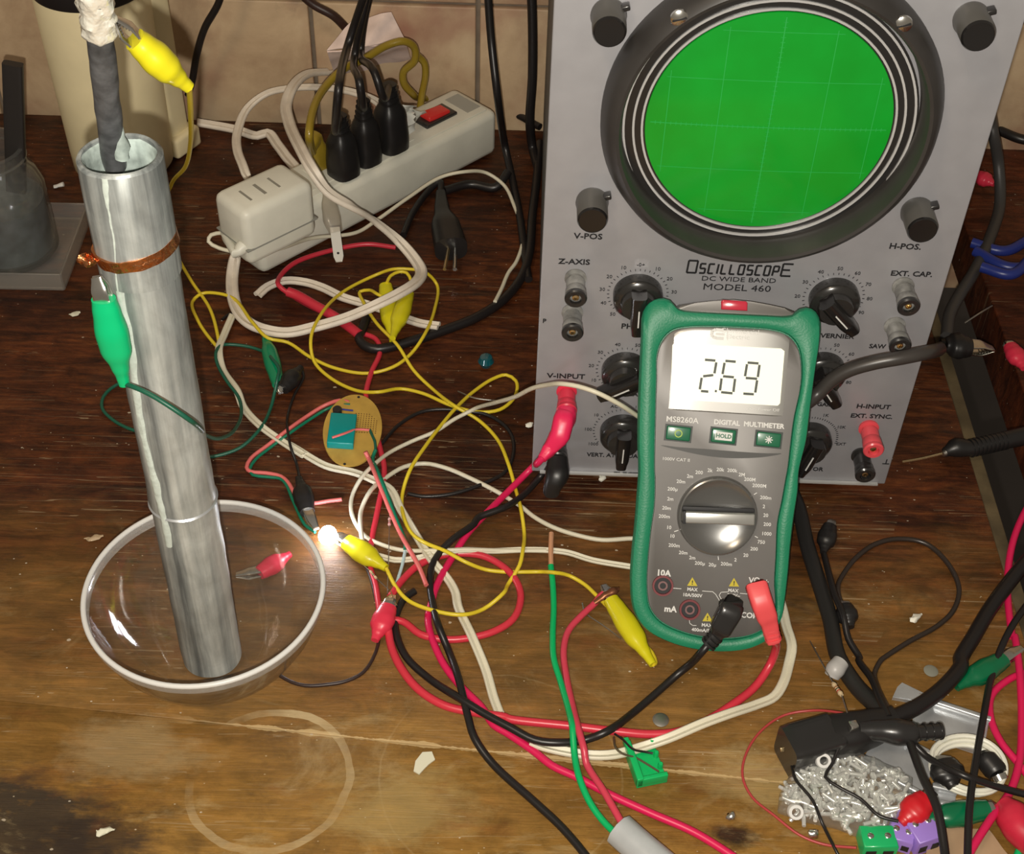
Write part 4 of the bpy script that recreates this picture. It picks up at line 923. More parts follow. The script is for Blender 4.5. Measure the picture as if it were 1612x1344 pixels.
cord('red_lead', 'red wire running from the yellow clip down into the grey sleeve', 'wire', [at(957, 930, .007), at(945, 938, .006)] + Z6((1215, 480, 4), (1150, 540, 3), (1080, 620, 2), (1055, 720, 2), (1070, 860, 2), (1100, 1000, 6), (1130, 1120, 12), (1160, 1230, 11)) + Z7((440, 720, 7), (540, 880, 8), (650, 1075, 8)), .0019, mat('crimson_wire', (.60, .05, .09), .35), 2)
# green wire
gw = empty('green_wire', 'bright green wire with bare copper end running down into the grey sleeve', 'wire', at(870, 960))
cord('insulation', '', '', Z6((990, 290, 4), (1000, 380, 3), (1005, 500, 2), (1000, 640, 2), (1005, 760, 2), (1040, 880, 2), (1075, 1000, 6), (1100, 1110, 12)) + Z7((365, 560, 11), (375, 680, 7), (400, 800, 7), (460, 940, 6), (530, 1040, 5), (610, 1120, 6), (640, 1140, 8)), .0018, bgreen, parent=gw)
cord('bare_end', '', '', Z6((992, 295, 4), (990, 230, 5.5), (993, 125, 7)), .0015, mat('bare_copper_strands', (.80, .42, .24), .4, .4), parent=gw)
cord('cable_sleeve', 'grey plastic sleeve at the bottom edge where the green and red wires enter', 'sleeve', Z7((625, 1095, 9), (720, 1180, 9), (850, 1290, 9), (980, 1400, 9)), .0085, mat('grey_sleeve', (.42, .44, .45), .35, var=.1), 8.6)
# black leads
cord('black_lead', 'black lead from the left black socket looping under the white wire to the bottom edge', 'wire', [at(868, 728, .020), at(852, 748, .008)] + Z4((1500, 660, 6), (1400, 730, 9), (1250, 790, 8)) + Z6((600, 80, 8), (490, 160, 8), (430, 220, 6), (388, 290, 5), (378, 380, 4), (388, 470, 4), (420, 600, 8), (470, 720, 2), (520, 860, 7), (570, 1060, 7), (600, 1160, 6), (690, 1290, 2)) + Z7((150, 940), (300, 1080), (430, 1232), (520, 1360)), .0021, blackc, 2.2)
cord('black_lead', 'thin black lead looping faintly between the circuit board and the oscilloscope', 'wire', Z4((740, 400), (830, 300), (950, 230), (1060, 215, 1.4), (1180, 225, 1.4), (1300, 245, 1.4), (1400, 310), (1440, 400), (1400, 540, 1.5), (1250, 620, 1.5), (1100, 665), (950, 675), (880, 660)), .0012, blackc, 1.4)
cord('black_power_cable', 'thick black cable curving down behind the yellow clips toward the wall', 'cable', Z5((800, 395, 5), (785, 440, 4.5), (765, 500, 4), (800, 535, 4), (850, 545, 3.6), (1000, 510, 3.6), (1150, 460, 3.6), (1300, 400, 4), (1420, 320, 4), (1500, 220, 4)) + [(833, 400, 5), (838, 340, 5), (845, 280, 5), (850, 225, 5)], .0034, blackc, 3.6)
cord('black_power_cable', 'black cable hanging from above, left of the oscilloscope case', 'cable', [aty(765, -60, .93), aty(773, 60, .92), aty(783, 150, .905), (795, 230, 20), (806, 280, 6), (818, 340, 4), (826, 400, 4), (832, 440, 4)], .0030, blackc, 3)
cord('black_power_cable', 'black cable against the tiles, nearest the oscilloscope case', 'cable', [aty(834, -60, .97), aty(838, 30, .965), aty(838, 120, .96), aty(834, 190, .96), (838, 232, 8), (846, 262, 4)], .0036, blackc, 3.6)
cord('black_power_cable', 'black cable running behind the cream container up the tiles', 'cable', [aty(356, -40, .985), aty(344, 5, .985), aty(322, 45, .985), aty(310, 85, .985), aty(303, 125, .985), aty(296, 150, .985)], .0029, blackc)
cord('black_power_cable', 'dark brown cable passing behind the crumpled paper on the tiles', 'cable', [aty(455, -30, .99), aty(490, 5, .99), aty(525, 25, .99), aty(550, 50, .995)], .0034, mat('dark_brown_cable', (.035, .016, .012), .4))
cord('black_power_cable', 'black cable along the wall behind the power strip', 'cable', [(640, 172, 4), (700, 160, 4), (740, 163, 4), (800, 175, 4), (850, 200, 4)], .0030, blackc, 3)
cord('extension_cord', 'long translucent amber cord arching over the black plugs and along the wall', 'cord', Z2((560, 700, 62), (545, 620, 0, .845), (565, 500, 0, .87), (620, 400, 0, .90), (700, 320, 0, .92), (800, 270, 0, .94), (900, 210, 0, .955), (980, 190, 0, .96), (1030, 220, 0, .965), (1030, 280, 0, .965), (980, 330, 0, .965), (980, 380, 0, .965), (1020, 430, 0, .97), (1070, 450, 20), (1150, 455, 12), (1300, 455, 10), (1450, 475, 10), (1560, 500, 9)), .0030, orange_tr, 3)
cord('extension_cord', 'short amber cord dropping behind the torn white plastic', 'cord', Z2((1035, 250, 0, .97), (1075, 290, 0, .972), (1080, 350, 0, .972), (1065, 430, 0, .972), (1055, 500, 0, .972)), .0028, orange_tr, 3)

# ============================================================ power strip, adapter, plugs
A0 = at(437, 427, 0); A1 = at(748, 262, 0); dxy = (A1 - A0); SL = dxy.length + .038; dx = dxy.normalized(); dy = V((0, 0, 1)).cross(dx)
ST = Frame(A0 + dx * -.012 + dy * .001, dx, dy)
strip = empty('power_strip', 'off-white power strip carrying three black plugs and a white adapter', 'power strip', M=ST.m)
SWD, SHT = .050, .040
part('housing', box((SL / 2, SWD / 2, SHT / 2 + .0003), (SL, SWD, SHT - .0006), .006, ST.m), whitep, strip)
part('top_cover', box((SL / 2, SWD / 2, SHT + .0004), (SL - .014, SWD - .012, .0016), .0006, ST.m), whitep, strip)
rk = part('switch_frame', box((SL - .045, SWD / 2, SHT + .002), (.032, .018, .003), .0008, ST.m), blackp, strip, label='black switch surround')
part('rocker', box((SL - .045, SWD / 2, SHT + .0045), (.022, .012, .004), .0012, ST.m @ Matrix.Translation((SL - .045, 0, SHT)) @ Matrix.Rotation(.09, 4, 'Y') @ Matrix.Translation((-SL + .045, 0, -SHT))), mat('rocker_red', (.32, .02, .02), .25, emit=(1, .03, .02), es=.10), rk, label='red lit rocker switch')
part('strip_label', prism([(SL - .022, .012), (SL - .008, .012), (SL - .008, .038), (SL - .022, .038)], SHT + .0012, SHT + .0014, ST.m), mat('label_grey', (.36, .36, .32), .5), strip)
for k in range(5):
    u = .05 + k * .032
    if u > SL - .07: break
    part('outlet', box((u, SWD / 2, SHT + .0013), (.024, .026, .001), .0003, ST.m), whitep, strip)
def tp_(px, py, z): return at(px, py, z)
# adapter block on the left end
a1, a2, a3, a4 = at(333, 301, .088), at(437, 246, .088), at(500, 284, .088), at(382, 331, .088)
ax = (a3 - a4 + (a2 - a1)).normalized(); ayv = (a2 - a3 + (a1 - a4)).normalized()
cx_ = (a1 + a2 + a3 + a4) / 4; Lx = ((a3 - a4).length + (a2 - a1).length) / 2; Ly = ((a2 - a3).length + (a1 - a4).length) / 2
ayv = V((0, 0, 1)).cross(ax)
AD = Frame((cx_.x, cx_.y, .0422), ax, ayv)
ad = empty('power_adapter', 'white plug-in power adapter on the near end of the power strip', 'adapter', M=AD.m)
part('body', box((0, 0, .022), (Lx, Ly, .044), .006, AD.m), whitep, ad)
part('body_seam', box((0, 0, .014), (Lx + .0006, Ly + .0006, .0012), .0003, AD.m), mat('seam_grey', (.25, .25, .22), .6), ad)
b = bmesh.new()
for k, (t, s) in enumerate((('POWER ADAPTER', .0048), ('INPUT 120V AC', .0040), ('OUTPUT 12V DC', .0040))): pass
for k in range(3):
    bar2((-Lx * .26 + k * Lx * .2, -Ly * .22), (-Lx * .26 + k * Lx * .2, Ly * .16), .0022 if k == 1 else .0016, AD.m, .0438, .0443, b)
part('printing', b, mat('faint_grey_ink', (.26, .25, .21), .6), ad, smooth=False, label='faint grey printing')
part('cable_boot', loft([(AD.P(-Lx / 2 + .001, -Ly * .30, .014), .005, .005), (AD.P(-Lx / 2 - .006, -Ly * .32, .012), .0032, .0032), (at(*Z2((150, 1070))[0][:2], .052), .0022, .0022)]), whitep, ad)
# three black plugs in the strip
def plug(label, px, py, hz, w, cable, m=blackr, tilt=0, group=None):
    c = at(px, py, SHT + .002)
    e = empty('power_plug', label, 'plug', tuple(c), group=group)
    c2 = V((c.x, c.y, 0)); Z = V((0, 0, 1))
    part('plug_body', loft([(c2 + Z * (SHT + .0018), w, w * 1.05), (c2 + Z * (SHT + .010), w * 1.0, w * 1.1), (c2 + Z * (SHT + hz * .55), w * .95, w * .95), (c2 + Z * (SHT + hz * .8), w * .55, w * .5), (c2 + Z * (SHT + hz), w * .35, w * .35)], up=ST.ey, e=3.2), m, e)
    b = bmesh.new()
    for k in range(4): loft([(c2 + Z * (SHT + hz * (.74 + k * .08)), w * (.66 - k * .06), w * (.6 - k * .06)), (c2 + Z * (SHT + hz * (.77 + k * .08)), w * (.66 - k * .06), w * (.6 - k * .06))], up=ST.ey, e=3, sub=1, bm=b)
    part('strain_relief', b, m, e)
    if cable: part('cable', sweep(bmesh.new(), catmull([c2 + Z * (SHT + hz - .002)] + cable, .003), circ(.0029, 10)), blackc, e)
    return e
cy = SWD * .5
def spx(u, v=cy, z=SHT): return ST.P(u, v, z)
def pxof(P):
    d = P - CAM; return (806 + F * d.dot(RT) / d.dot(FW), 672 - F * d.dot(UP) / d.dot(FW))
plug('black plug, nearest the white adapter on the power strip', 541, 272, .050, .0105, [at(528, 205, .11), at(533, 140, .15), aty(548, 70, .90), aty(578, -20, .90)])
plug('black plug, middle one of the three on the power strip', 577, 252, .052, .0100, [at(571, 165, .125), at(566, 130, .145), aty(558, 90, .93), aty(570, 30, .93), aty(586, -40, .93)])
plug('black plug, nearest the red switch on the power strip', 616, 230, .054, .0115, [at(602, 150, .120), at(590, 115, .135), aty(568, 80, .955), aty(574, 30, .955), aty(590, -40, .955)])
e = empty('amber_plug', 'translucent amber plug between the adapter and the black plugs', 'plug', tuple(at(500, 262, SHT)))
c2 = at(500, 265, SHT)
part('plug_body', loft([(V((c2.x, c2.y, SHT + .0016)), .008, .007), (V((c2.x, c2.y, SHT + .016)), .008, .007), (V((c2.x, c2.y, SHT + .026)), .005, .005), (at(*Z2((555, 690))[0][:2], .064), .0034, .0034)], up=ST.ey, e=3), orange_tr, e)
# the loose polarised cord end with a flat blade
e = empty('cord_end', 'clear cord end with a flat white metal blade hanging off the power strip', 'connector', tuple(at(530, 400, .03)))
q0, q1, q2 = at(515, 305, .060), at(522, 345, .052), at(528, 366, .046)
part('clear_body', loft([(q0, .0032, .0028), (q0.lerp(q1, .5), .0055, .004), (q1, .006, .0045), (q2, .0045, .0035)], e=3), M_tray, e)
bm = bmesh.new(); z_ = q2; d_ = (at(534, 412, .036) - z_); s_ = d_.cross(V((0, 0, 1))).normalized(); BF = Frame(z_, s_, d_.normalized()); Lb = d_.length
b = prism([(-.0034, -.004), (.0034, -.004), (.0034, Lb * .82), (.0022, Lb), (-.0022, Lb), (-.0034, Lb * .82)], -.0006, .0006, BF.m)
part('blade', b, mat('bright_blade', (.85, .84, .78), .3, .4), e, label='flat white blade')
part('blade_hole', lathe([(.0009, .0006), (.0009, .0008), (0, .0008)], 14, BF.m @ Matrix.Translation((0, Lb * .72, 0))), ink, e)
# black plug on the bench, right of the strip
e = empty('power_plug', 'black three-prong plug lying on the bench in front of the power strip', 'plug', tuple(at(705, 375, 0)))
part('plug_body', loft([(at(694, 305, .008), .004, .004), (at(696, 335, .010), .006, .006), (at(702, 360, .011), .011, .009), (at(710, 392, .011), .012, .010)], e=3), blackr, e)
part('prong', tube([at(706, 392, .011), at(700, 424, .011)], .0013), brass, e)
part('prong', tube([at(717, 392, .011), at(716, 424, .011)], .0016), steel, e)
part('cable', sweep(bmesh.new(), catmull([at(694, 308, .008), at(692, 285, .010), at(675, 300, .006), at(650, 335, .004), at(635, 370, .004)], .003), circ(.0026, 10)), blackc, e)
cord('black_power_cable', 'black cable lying along the front of the power strip toward the oscilloscope', 'cable', [(700, 300, 4), (740, 290, 4), (780, 295, 4), (800, 270, 11)], .0034, blackc, 3.5)

# crumpled paper and torn plastic
def crumple(pts, th, amp, sc, M=None):
    b = bmesh.new(); return b
PY = 1.0
def sheet(corners, nu, nv, amp, sc, th):
    """bilinear patch with crumples and real thickness"""
    b = bmesh.new(); a, c, d, e = [V(p) for p in corners]; N = (c - a).cross(e - a).normalized(); G_ = []
    for side in (0, 1):
        g = []
        for j in range(nv + 1):
            row = []
            for i in range(nu + 1):
                p = a.lerp(c, i / nu).lerp(e.lerp(d, i / nu), j / nv); p = p + N * (noise.noise(p * sc) * amp) + N * (th if side else 0)
                row.append(b.verts.new(p))
            g.append(row)
        G_.append(g)
        for j in range(nv):
            for i in range(nu): b.faces.new((g[j][i], g[j][i + 1], g[j + 1][i + 1], g[j + 1][i]))
    A, B = G_
    for i in range(nu): b.faces.new((A[0][i], A[0][i + 1], B[0][i + 1], B[0][i])); b.faces.new((A[nv][i], A[nv][i + 1], B[nv][i + 1], B[nv][i]))
    for j in range(nv): b.faces.new((A[j][0], A[j + 1][0], B[j + 1][0], B[j][0])); b.faces.new((A[j][nu], A[j + 1][nu], B[j + 1][nu], B[j][nu]))
    return b
paper = mat('stained_paper', (.82, .66, .60), .75, var=.22, vs=45)
e = empty('paper_packet', 'crumpled pinkish white paper packet propped against the tiles', 'paper', tuple(aty(580, 90, PY)))
fr = [aty(*Z2((640, 330))[0], .965), aty(*Z2((1010, 265))[0], .965), aty(*Z2((930, 62))[0], .985), aty(*Z2((740, 95))[0], .985)]
fr = [aty(*Z2((628, 235))[0], .97), aty(*Z2((990, 190))[0], .97), aty(*Z2((925, 60))[0], .99), aty(*Z2((740, 95))[0], .99)]
part('upper_flap', sheet(fr, 14, 10, .004, 60, .0012), paper, e)
fr = [aty(*Z2((665, 345))[0], 1.0), aty(*Z2((1012, 265))[0], 1.0), aty(*Z2((990, 190))[0], .971), aty(*Z2((628, 235))[0], .971)]
part('lower_flap', sheet(fr, 14, 8, .003, 60, .0012), paper, e)
single('torn_plastic', wob(sheet([at(*Z2((1000, 625))[0], .045), at(*Z2((1075, 520))[0], .050), at(*Z2((1010, 490))[0], .070), at(*Z2((905, 470))[0], .078)], 8, 8, .008, 120, .0012), .002, 200), mat('white_film', (.70, .70, .64), .4), 'torn scrap of white plastic stuck beside the black plugs', 'scrap')

# ============================================================ cream container, jar, tray
CY0 = at(150, 258, 0)
cc = at(172, 235, 0); rr = .040
cc = V((aty(170, 120, .93).x - .002, .935, 0))
lz = aty(130, 20, .893).z
can = empty('cream_canister', 'tall cream plastic canister with black lid behind the pipe', 'canister', tuple(cc))
def wid(y, px0, px1, z): return at(px0, y, z), at(px1, y, z)
part('body', lathe([(0, .0005), (.036, .0005), (.0385, .004), (.0390, .02), (.0412, lz - .002), (.0402, lz), (.0375, .02), (0, .018)], 64, Matrix.Translation(cc)), cream, can)
part('black_lid', lathe([(0, lz - .001), (.0410, lz - .001), (.0418, lz + .001), (.0418, lz + .028), (.040, lz + .032), (0, lz + .033)], 64, Matrix.Translation(cc)), mat('lid_black', (.015, .012, .012), .5), can, label='black lid')
bxp = [at(283, 248, 0), at(318, 226, 0)]
q = at(262, 285, 0)
cb = empty('cream_housing', 'cream plastic housing with a chipped foot, right of the black-lidded canister', 'housing', tuple(at(290, 235, 0)))
s0 = at(268, 262, .0); s1 = at(318, 226, 0)
hx = (s1 - s0); hx.z = 0; hxn = hx.normalized(); hy = V((0, 0, 1)).cross(hxn)
HF = Frame(s0, hxn, hy)
def vz(px, py, P):  # height at which the vertical over P meets the row py
    lo, hi = 0, .5
    for _ in range(40):
        m_ = (lo + hi) / 2
        if pxof(V((P.x, P.y, m_)))[1] > py: lo = m_
        else: hi = m_
    return lo
wdt = hx.length
part('wall_panel', box((wdt * .60, .030, .12), (wdt * .54, .05, .24), .004, HF.m), cream, cb)
part('foot', box((wdt * .62, .028, .009), (wdt * .76, .058, .0175), .003, HF.m), cream, cb)
jc = at(28, 390, 0); jc = V((at(30, 300, .04).x, at(30, 375, 0).y + .03, 0))
tray = empty('plastic_tray', 'shallow clear plastic tray under the glass jar at the left edge', 'tray', tuple(jc))
c0, c1, c2_, c3 = at(-60, 452, .0), at(92, 458, .0), at(140, 350, 0), at(-40, 340, 0)
TF = Frame((c1 + c0) / 2, (c1 - c0), V((0, 0, 1)).cross((c1 - c0)))
Lt, Wt = (c1 - c0).length, .085
TF = Frame(V((c1.x - Lt / 2, c1.y, 0)), V((1, .02, 0)), V((-.02, 1, 0)))
b = box((.004, Wt / 2, .0012), (Lt, Wt, .0020), .0008, TF.m)
part('base', b, M_tray, tray)
for (cxx, cyy, sx_, sy_) in ((.004, 0, Lt, .0016), (.004, Wt, Lt, .0016), (.004 - Lt / 2, Wt / 2, .0016, Wt), (.004 + Lt / 2, Wt / 2, .0016, Wt)):
    part('side', box((cxx, cyy, .0075), (sx_, sy_, .0145), .0006, TF.m), M_tray, tray)
part('lip', box((.004, Wt / 2, 0.015), (Lt + .006, .0001 + Wt + .006, .0001)), M_tray, tray) if 0 else None
JP = V((at(28, 385, 0).x, TF.P(0, Wt / 2).y, 0.0024))
jar = empty('glass_jar', 'dirty glass jar of dark grey liquid at the left edge', 'jar', tuple(JP))
JM = Matrix.Translation(JP)
jr = .0330
part('glass', lathe([(0, 0), (jr - .003, 0), (jr, .004), (jr, .055), (jr - .004, .066), (jr - .008, .072), (jr - .008, .086), (jr - .007, .087), (jr - .0095, .088), (jr - .0105, .084), (jr - .0105, .071), (jr - .006, .064), (jr - .002, .054), (jr - .002, .005), (0, .003)], 64, JM), M_jar, jar)
part('thread', lathe([(jr - .0082, .078), (jr - .0068, .079), (jr - .0082, .080)], 48, JM, closed=True), M_jar, jar)
part('liquid', wob(lathe([(0, .0035), (jr - .0035, .0055), (jr - .0028, .045), (0, .045)], 48, JM), .0004, 90), mat('grey_sludge', (.10, .115, .13), .45, var=.6, vs=70), jar, label='dark grey sludgy liquid')
sb = at(22, 235, .075); stp = at(20, 100, .125)
b = loft([(aty(26, 300, JP.y), .0068, .0035), (aty(20, 100, JP.y + .006), .0066, .0035)], up=V((0, 1, 0)), e=6)
single('black_stick', b, mat('black_stick', (.020, .018, .017), .5), 'flat black stick standing in the glass jar', 'stick')
single('white_chip', wob(loft([(at(85, 294, .001), .002, .001), (at(100, 290, .003), .002, .0015)]), .0004, 400), winkm, 'small white chip beside the jar', 'chip')

# ============================================================ LED, circuit board, components
LP = at(518, 836, .009)
led = empty('led_lamp', 'white LED glowing brightly between the bowl and a yellow clip', 'LED', tuple(V((LP.x, LP.y, 0))))
lm = axis_M(V((LP.x - .001, LP.y, .0045)), (.15, -.45, .9))
part('dome', lathe([(0, 0), (.0056, 0), (.0056, .0015), (.0050, .0017), (.0050, .006), (.0044, .0085), (.0028, .0102), (0, .0108)], 32, lm), mat('led_glow', (1, 1, 1), .3, emit=(.93, .92, 1.0), es=26), led, label='glowing white dome')
part('lead', tube([lm @ V((.0012, 0, 0)), at(512, 846, .003), at(500, 842, .004)], .0004, .001, 6), steel, led)
part('lead', tube([lm @ V((-.0012, 0, 0)), at(532, 846, .003), at(542, 850, .006)], .0004, .001, 6), steel, led)
pl = bpy.data.lights.new('led_light', 'POINT'); pl.energy = .035; pl.color = (.9, .93, 1); pl.shadow_soft_size = .005
po = bpy.data.objects.new('led_light', pl); col.objects.link(po); po.location = LP + V((.0, -.004, .012))
PCc = at(555, 677, .006)
pf = axis_M(PCc, (.05, -.10, 1), (1, 0, 0))
board = empty('circuit_board', 'round yellow perforated circuit board with a teal block on it', 'circuit board', M=pf)
rx = abs(at(601, 677, .006).x - PCc.x); ry = abs(at(555, 627, .006).y - PCc.y)
rp = (rx + ry) / 2 * 1.0
disk = lathe([(0, -.0008), (1, -.0008), (1, .0008), (0, .0008)], 64)
bmesh.ops.transform(disk, matrix=pf @ Matrix.Diagonal((rx, ry, 1, 1)), verts=disk.verts[:])
part('board', disk, pcbm, board)
b = bmesh.new()
for i in range(9):
    for j in range(10):
        lathe([(.0004, .0008), (.0004, .0010), (0, .0010)], 6, pf @ Matrix.Translation((.001 + i * .0017, -.002 + j * .0017, 0)), b) if math.hypot(.001 + i * .0017, -.002 + j * .0017) < .017 else None
part('perforations', b, mat('hole_brown', (.16, .08, .02), .6), board, kind='stuff')
inv = pf.inverted()
def bp(zx, zy): return inv @ at(*Z4((zx, zy))[0], .007)
p1, p2 = bp(475, 270), bp(592, 420)
part('teal_block', box(((p1.x + p2.x) / 2, (p1.y + p2.y) / 2, .0038), (abs(p2.x - p1.x), abs(p2.y - p1.y), .006), .0006, pf), teal, board, label='teal component block')
q = bp(508, 243); part('capacitor', lathe([(0, .0008), (.0030, .0008), (.0030, .0045), (.0026, .005), (0, .005)], 20, pf @ Matrix.Translation((q.x, q.y, 0))), blackp, board)
for zx, zy in ((620, 165), (545, 490)):
    q = bp(zx, zy); part('mounting_hole', lathe([(0, .0009), (.0009, .0009), (.0009, .0011), (0, .0011)], 12, pf @ Matrix.Translation((q.x, q.y, 0))), ink, board)
part('jumper', tube(pts3(Z4((515, 212, 9), (550, 218, 10), (590, 222, 9)), .009), .0006, .001, 6), mat('blue_wire', (.04, .05, .30), .4), board)
part('jumper', tube(pts3(Z4((480, 365, 13.5), (540, 345, 14), (610, 322, 11), (680, 325, 9)), .009), .0008, .001, 6), pinkw, board)
part('jumper', tube(pts3(Z4((680, 325, 9), (690, 350, 9), (705, 385, 8.5), (710, 430, 7)), .009), .0009, .001, 6), dgreen, board)
single('pink_wire', tube(pts3(Z4((570, 178, 8.5), (520, 168, 8), (440, 195, 4), (350, 250, 3), (250, 320, 5), (140, 405), (50, 475), (28, 525), (50, 545), (130, 552), (210, 570), (245, 600), (290, 670), (330, 700), (380, 712), (460, 700), (530, 692)), .0016), .0013, .003), pinkw, 'pink wire bent from the circuit board toward the LED', 'wire')
single('green_wire', tube(pts3(Z4((575, 192, 8.5), (520, 192, 8), (450, 215, 4), (360, 270, 3), (260, 338, 5), (160, 412, 1.6), (75, 480, 1.6), (45, 530, 1.4), (60, 562, 1.4), (130, 572), (205, 582), (235, 610), (265, 680), (300, 760), (335, 825), (390, 865, 4)), .0013), .0010, .003), mat('teal_green_wire', (.005, .17, .09), .4), 'thin green wire paired with the pink one, ending at the LED', 'wire')
single('pink_wire', tube(pts3(Z4((655, 440, 9), (670, 470, 6), (700, 540, 8), (745, 650, 6), (790, 760, 5), (840, 870, 4), (890, 960, 8), (940, 1050, 6), (978, 1145, 6)), .003), .0014, .003), pinkw, 'pink wire running from the circuit board down over the white cord', 'wire')
single('green_wire', tube(pts3(Z4((710, 430, 7), (695, 470, 5), (720, 540, 8), (765, 650, 7), (810, 770, 5), (850, 870, 4), (868, 920, 4), (865, 960, 3)), .003), .0012, .003), MATS['teal_green_wire'], 'thin green wire paired with the pink one below the circuit board', 'wire')
single('white_wire', tube(pts3(Z4((866, 965, 3), (850, 1040, 3), (825, 1120, 3), (812, 1180, 4)), .003), .0010, .003), mat('pale_blue_wire', (.45, .60, .62), .4), 'short pale blue wire above the red clip', 'wire')
def resistor(label, a, b, c, d, rr_, m, bands=('red', 'gold'), lead=.00028):
    e = empty('resistor', label, 'resistor', tuple(at(b[0], b[1], 0)))
    A, B, C, D = [at(p[0], p[1], p[2] / 1000) for p in (a, b, c, d)]
    part('lead', tube([A, B], lead, .004, 6), dsteel, e); part('lead', tube([C, D], lead, .004, 6), dsteel, e)
    part('body', loft([(B, rr_ * .8, rr_ * .8), (B.lerp(C, .15), rr_ * 1.1, rr_ * 1.1), (B.lerp(C, .3), rr_ * .85, rr_ * .85), (B.lerp(C, .7), rr_ * .85, rr_ * .85), (B.lerp(C, .85), rr_ * 1.1, rr_ * 1.1), (C, rr_ * .8, rr_ * .8)], n=14), m, e)
    for k, bc in enumerate(((.25, .08, .02), (.02, .02, .02), (.4, .02, .02))):
        t = .35 + k * .15; part('band', loft([(B.lerp(C, t), rr_ * .92, rr_ * .92), (B.lerp(C, t + .06), rr_ * .92, rr_ * .92)], sub=1, n=14), mat('band%d' % k, bc, .5), e)
z = lambda zf, x, y, h: (*zf((x, y))[0], h)
resistor('small pink resistor on thin leads between the circuit board and red clip', z(Z4, 783, 770, 4), z(Z4, 783, 790, 4), z(Z4, 783, 830, 4), z(Z4, 772, 1190, 5), .0009, mat('resistor_pink', (.6, .35, .33), .5))
resistor('tiny beige resistor lying on the red lead above the red clip', z(Z4, 640, 1035, 5), z(Z4, 680, 1070, 6), z(Z4, 715, 1110, 6), z(Z4, 780, 1170, 5), .0008, mat('resistor_beige', (.55, .42, .25), .5))
resistor('beige banded resistor on long wires standing over the black connector', z(Z8, 485, 30, 1), z(Z8, 607, 252, 16), z(Z8, 652, 315, 19), z(Z8, 703, 475, 24), .0013, MATS['resistor_beige'], lead=.0004)
for k, (a, b, c) in enumerate((((150, 470, 5), (110, 480, 4), (95, 478, 3)), ((195, 470, 6), (215, 500, 4), (235, 512, 3)), ((180, 465, 8), (185, 440, 9), (175, 415, 9)))):
    single('wire_strand', tube([at(*Z6(a[:2])[0], a[2] / 1000), at(*Z6(b[:2])[0], b[2] / 1000), at(*Z6(c[:2])[0], c[2] / 1000)], .0003, .002, 6), brass, ('bare strand poking left from the red clip below the circuit board', 'bare strand poking right from the red clip below the circuit board', 'bare strand standing above the red clip below the circuit board')[k], 'wire')
single('bare_wire', tube([at(*Z6((1150, 480))[0], .003), at(*Z6((1165, 530))[0], .002), at(*Z6((1250, 590))[0], .001), at(*Z6((1345, 660))[0], .001)], .0004, .003, 6), dsteel, 'thin bare wire beside the yellow clip left of the multimeter', 'wire')
e_ = [at(*Z6((1215, 478))[0], .006), at(*Z6((1260, 445))[0], .009), at(*Z6((1310, 420))[0], .010), at(*Z6((1335, 412))[0], .009)]
single('copper_strands', wob(loft([(e_[0], .0012, .0012), (e_[1], .002, .0016), (e_[2], .0025, .0018), (e_[3], .0012, .001)]), .0008, 400), mat('dull_copper', (.30, .12, .06), .4, .7), 'frayed copper strands held in the yellow clip left of the multimeter', 'wire')
single('bare_wire', tube([at(*Z4((1145, 120))[0], .001), at(*Z4((1230, 155))[0], .004), at(*Z4((1350, 170))[0], .003)], .0005, .003, 6), dsteel, 'thin bare wire near the yellow crossing left of the oscilloscope', 'wire')
single('blue_bead', lathe([(0, 0), (.004, .001), (.0055, .0045), (.004, .008), (0, .009)], 24, Matrix.Translation(at(765, 576, .0003))), mat('dark_teal_glass', (.004, .08, .10), .08, coat=1), 'small dark teal LED cap lying left of the oscilloscope', 'LED cap')

# probe plugs in the oscilloscope sockets
e = empty('banana_plug', 'pinkish red angled boot plugged into the left input socket', 'plug', tuple(SF.P(*SF.px(888, 640))))
u, v = SF.px(892, 614); b0 = SF.P(u, v, .0184)
boot = [(b0, .0056, .0054), (b0 + V((-.0003, -.004, -.0005)), .0060, .0058), (aty(887, 662, .572), .0064, .0060), (aty(882, 684, .566), .0060, .0058), (aty(866, 706, .562), .0044, .0042), (aty(853, 722, .556), .0026, .0026)]
part('boot', loft(boot, up=V((1, 0, 0)), e=3), mat('boot_magenta', (.78, .02, .10), .35), e)
part('boot_collar', lathe([(.0066, 0), (.0066, .010), (.0060, .0115), (.0058, .0)], 28, axis_M(b0 + V((0, .0, 0)), SF.n)), mat('collar_red', (.70, .08, .09), .3), e) if 0 else None
e = empty('banana_plug', 'black boot plugged into the socket below the red left input', 'plug', tuple(SF.P(*SF.px(880, 690))))
u, v = SF.px(878, 688); b0 = SF.P(u, v, .0186)
part('boot', loft([(b0, .0062, .006), (b0 + V((0, -.009, -.004)), .0072, .0070), (b0 + V((-.003, -.015, -.010)), .0054, .005), (at(868, 730, .019), .003, .003)], up=V((1, 0, 0)), e=2.5), blackr, e)

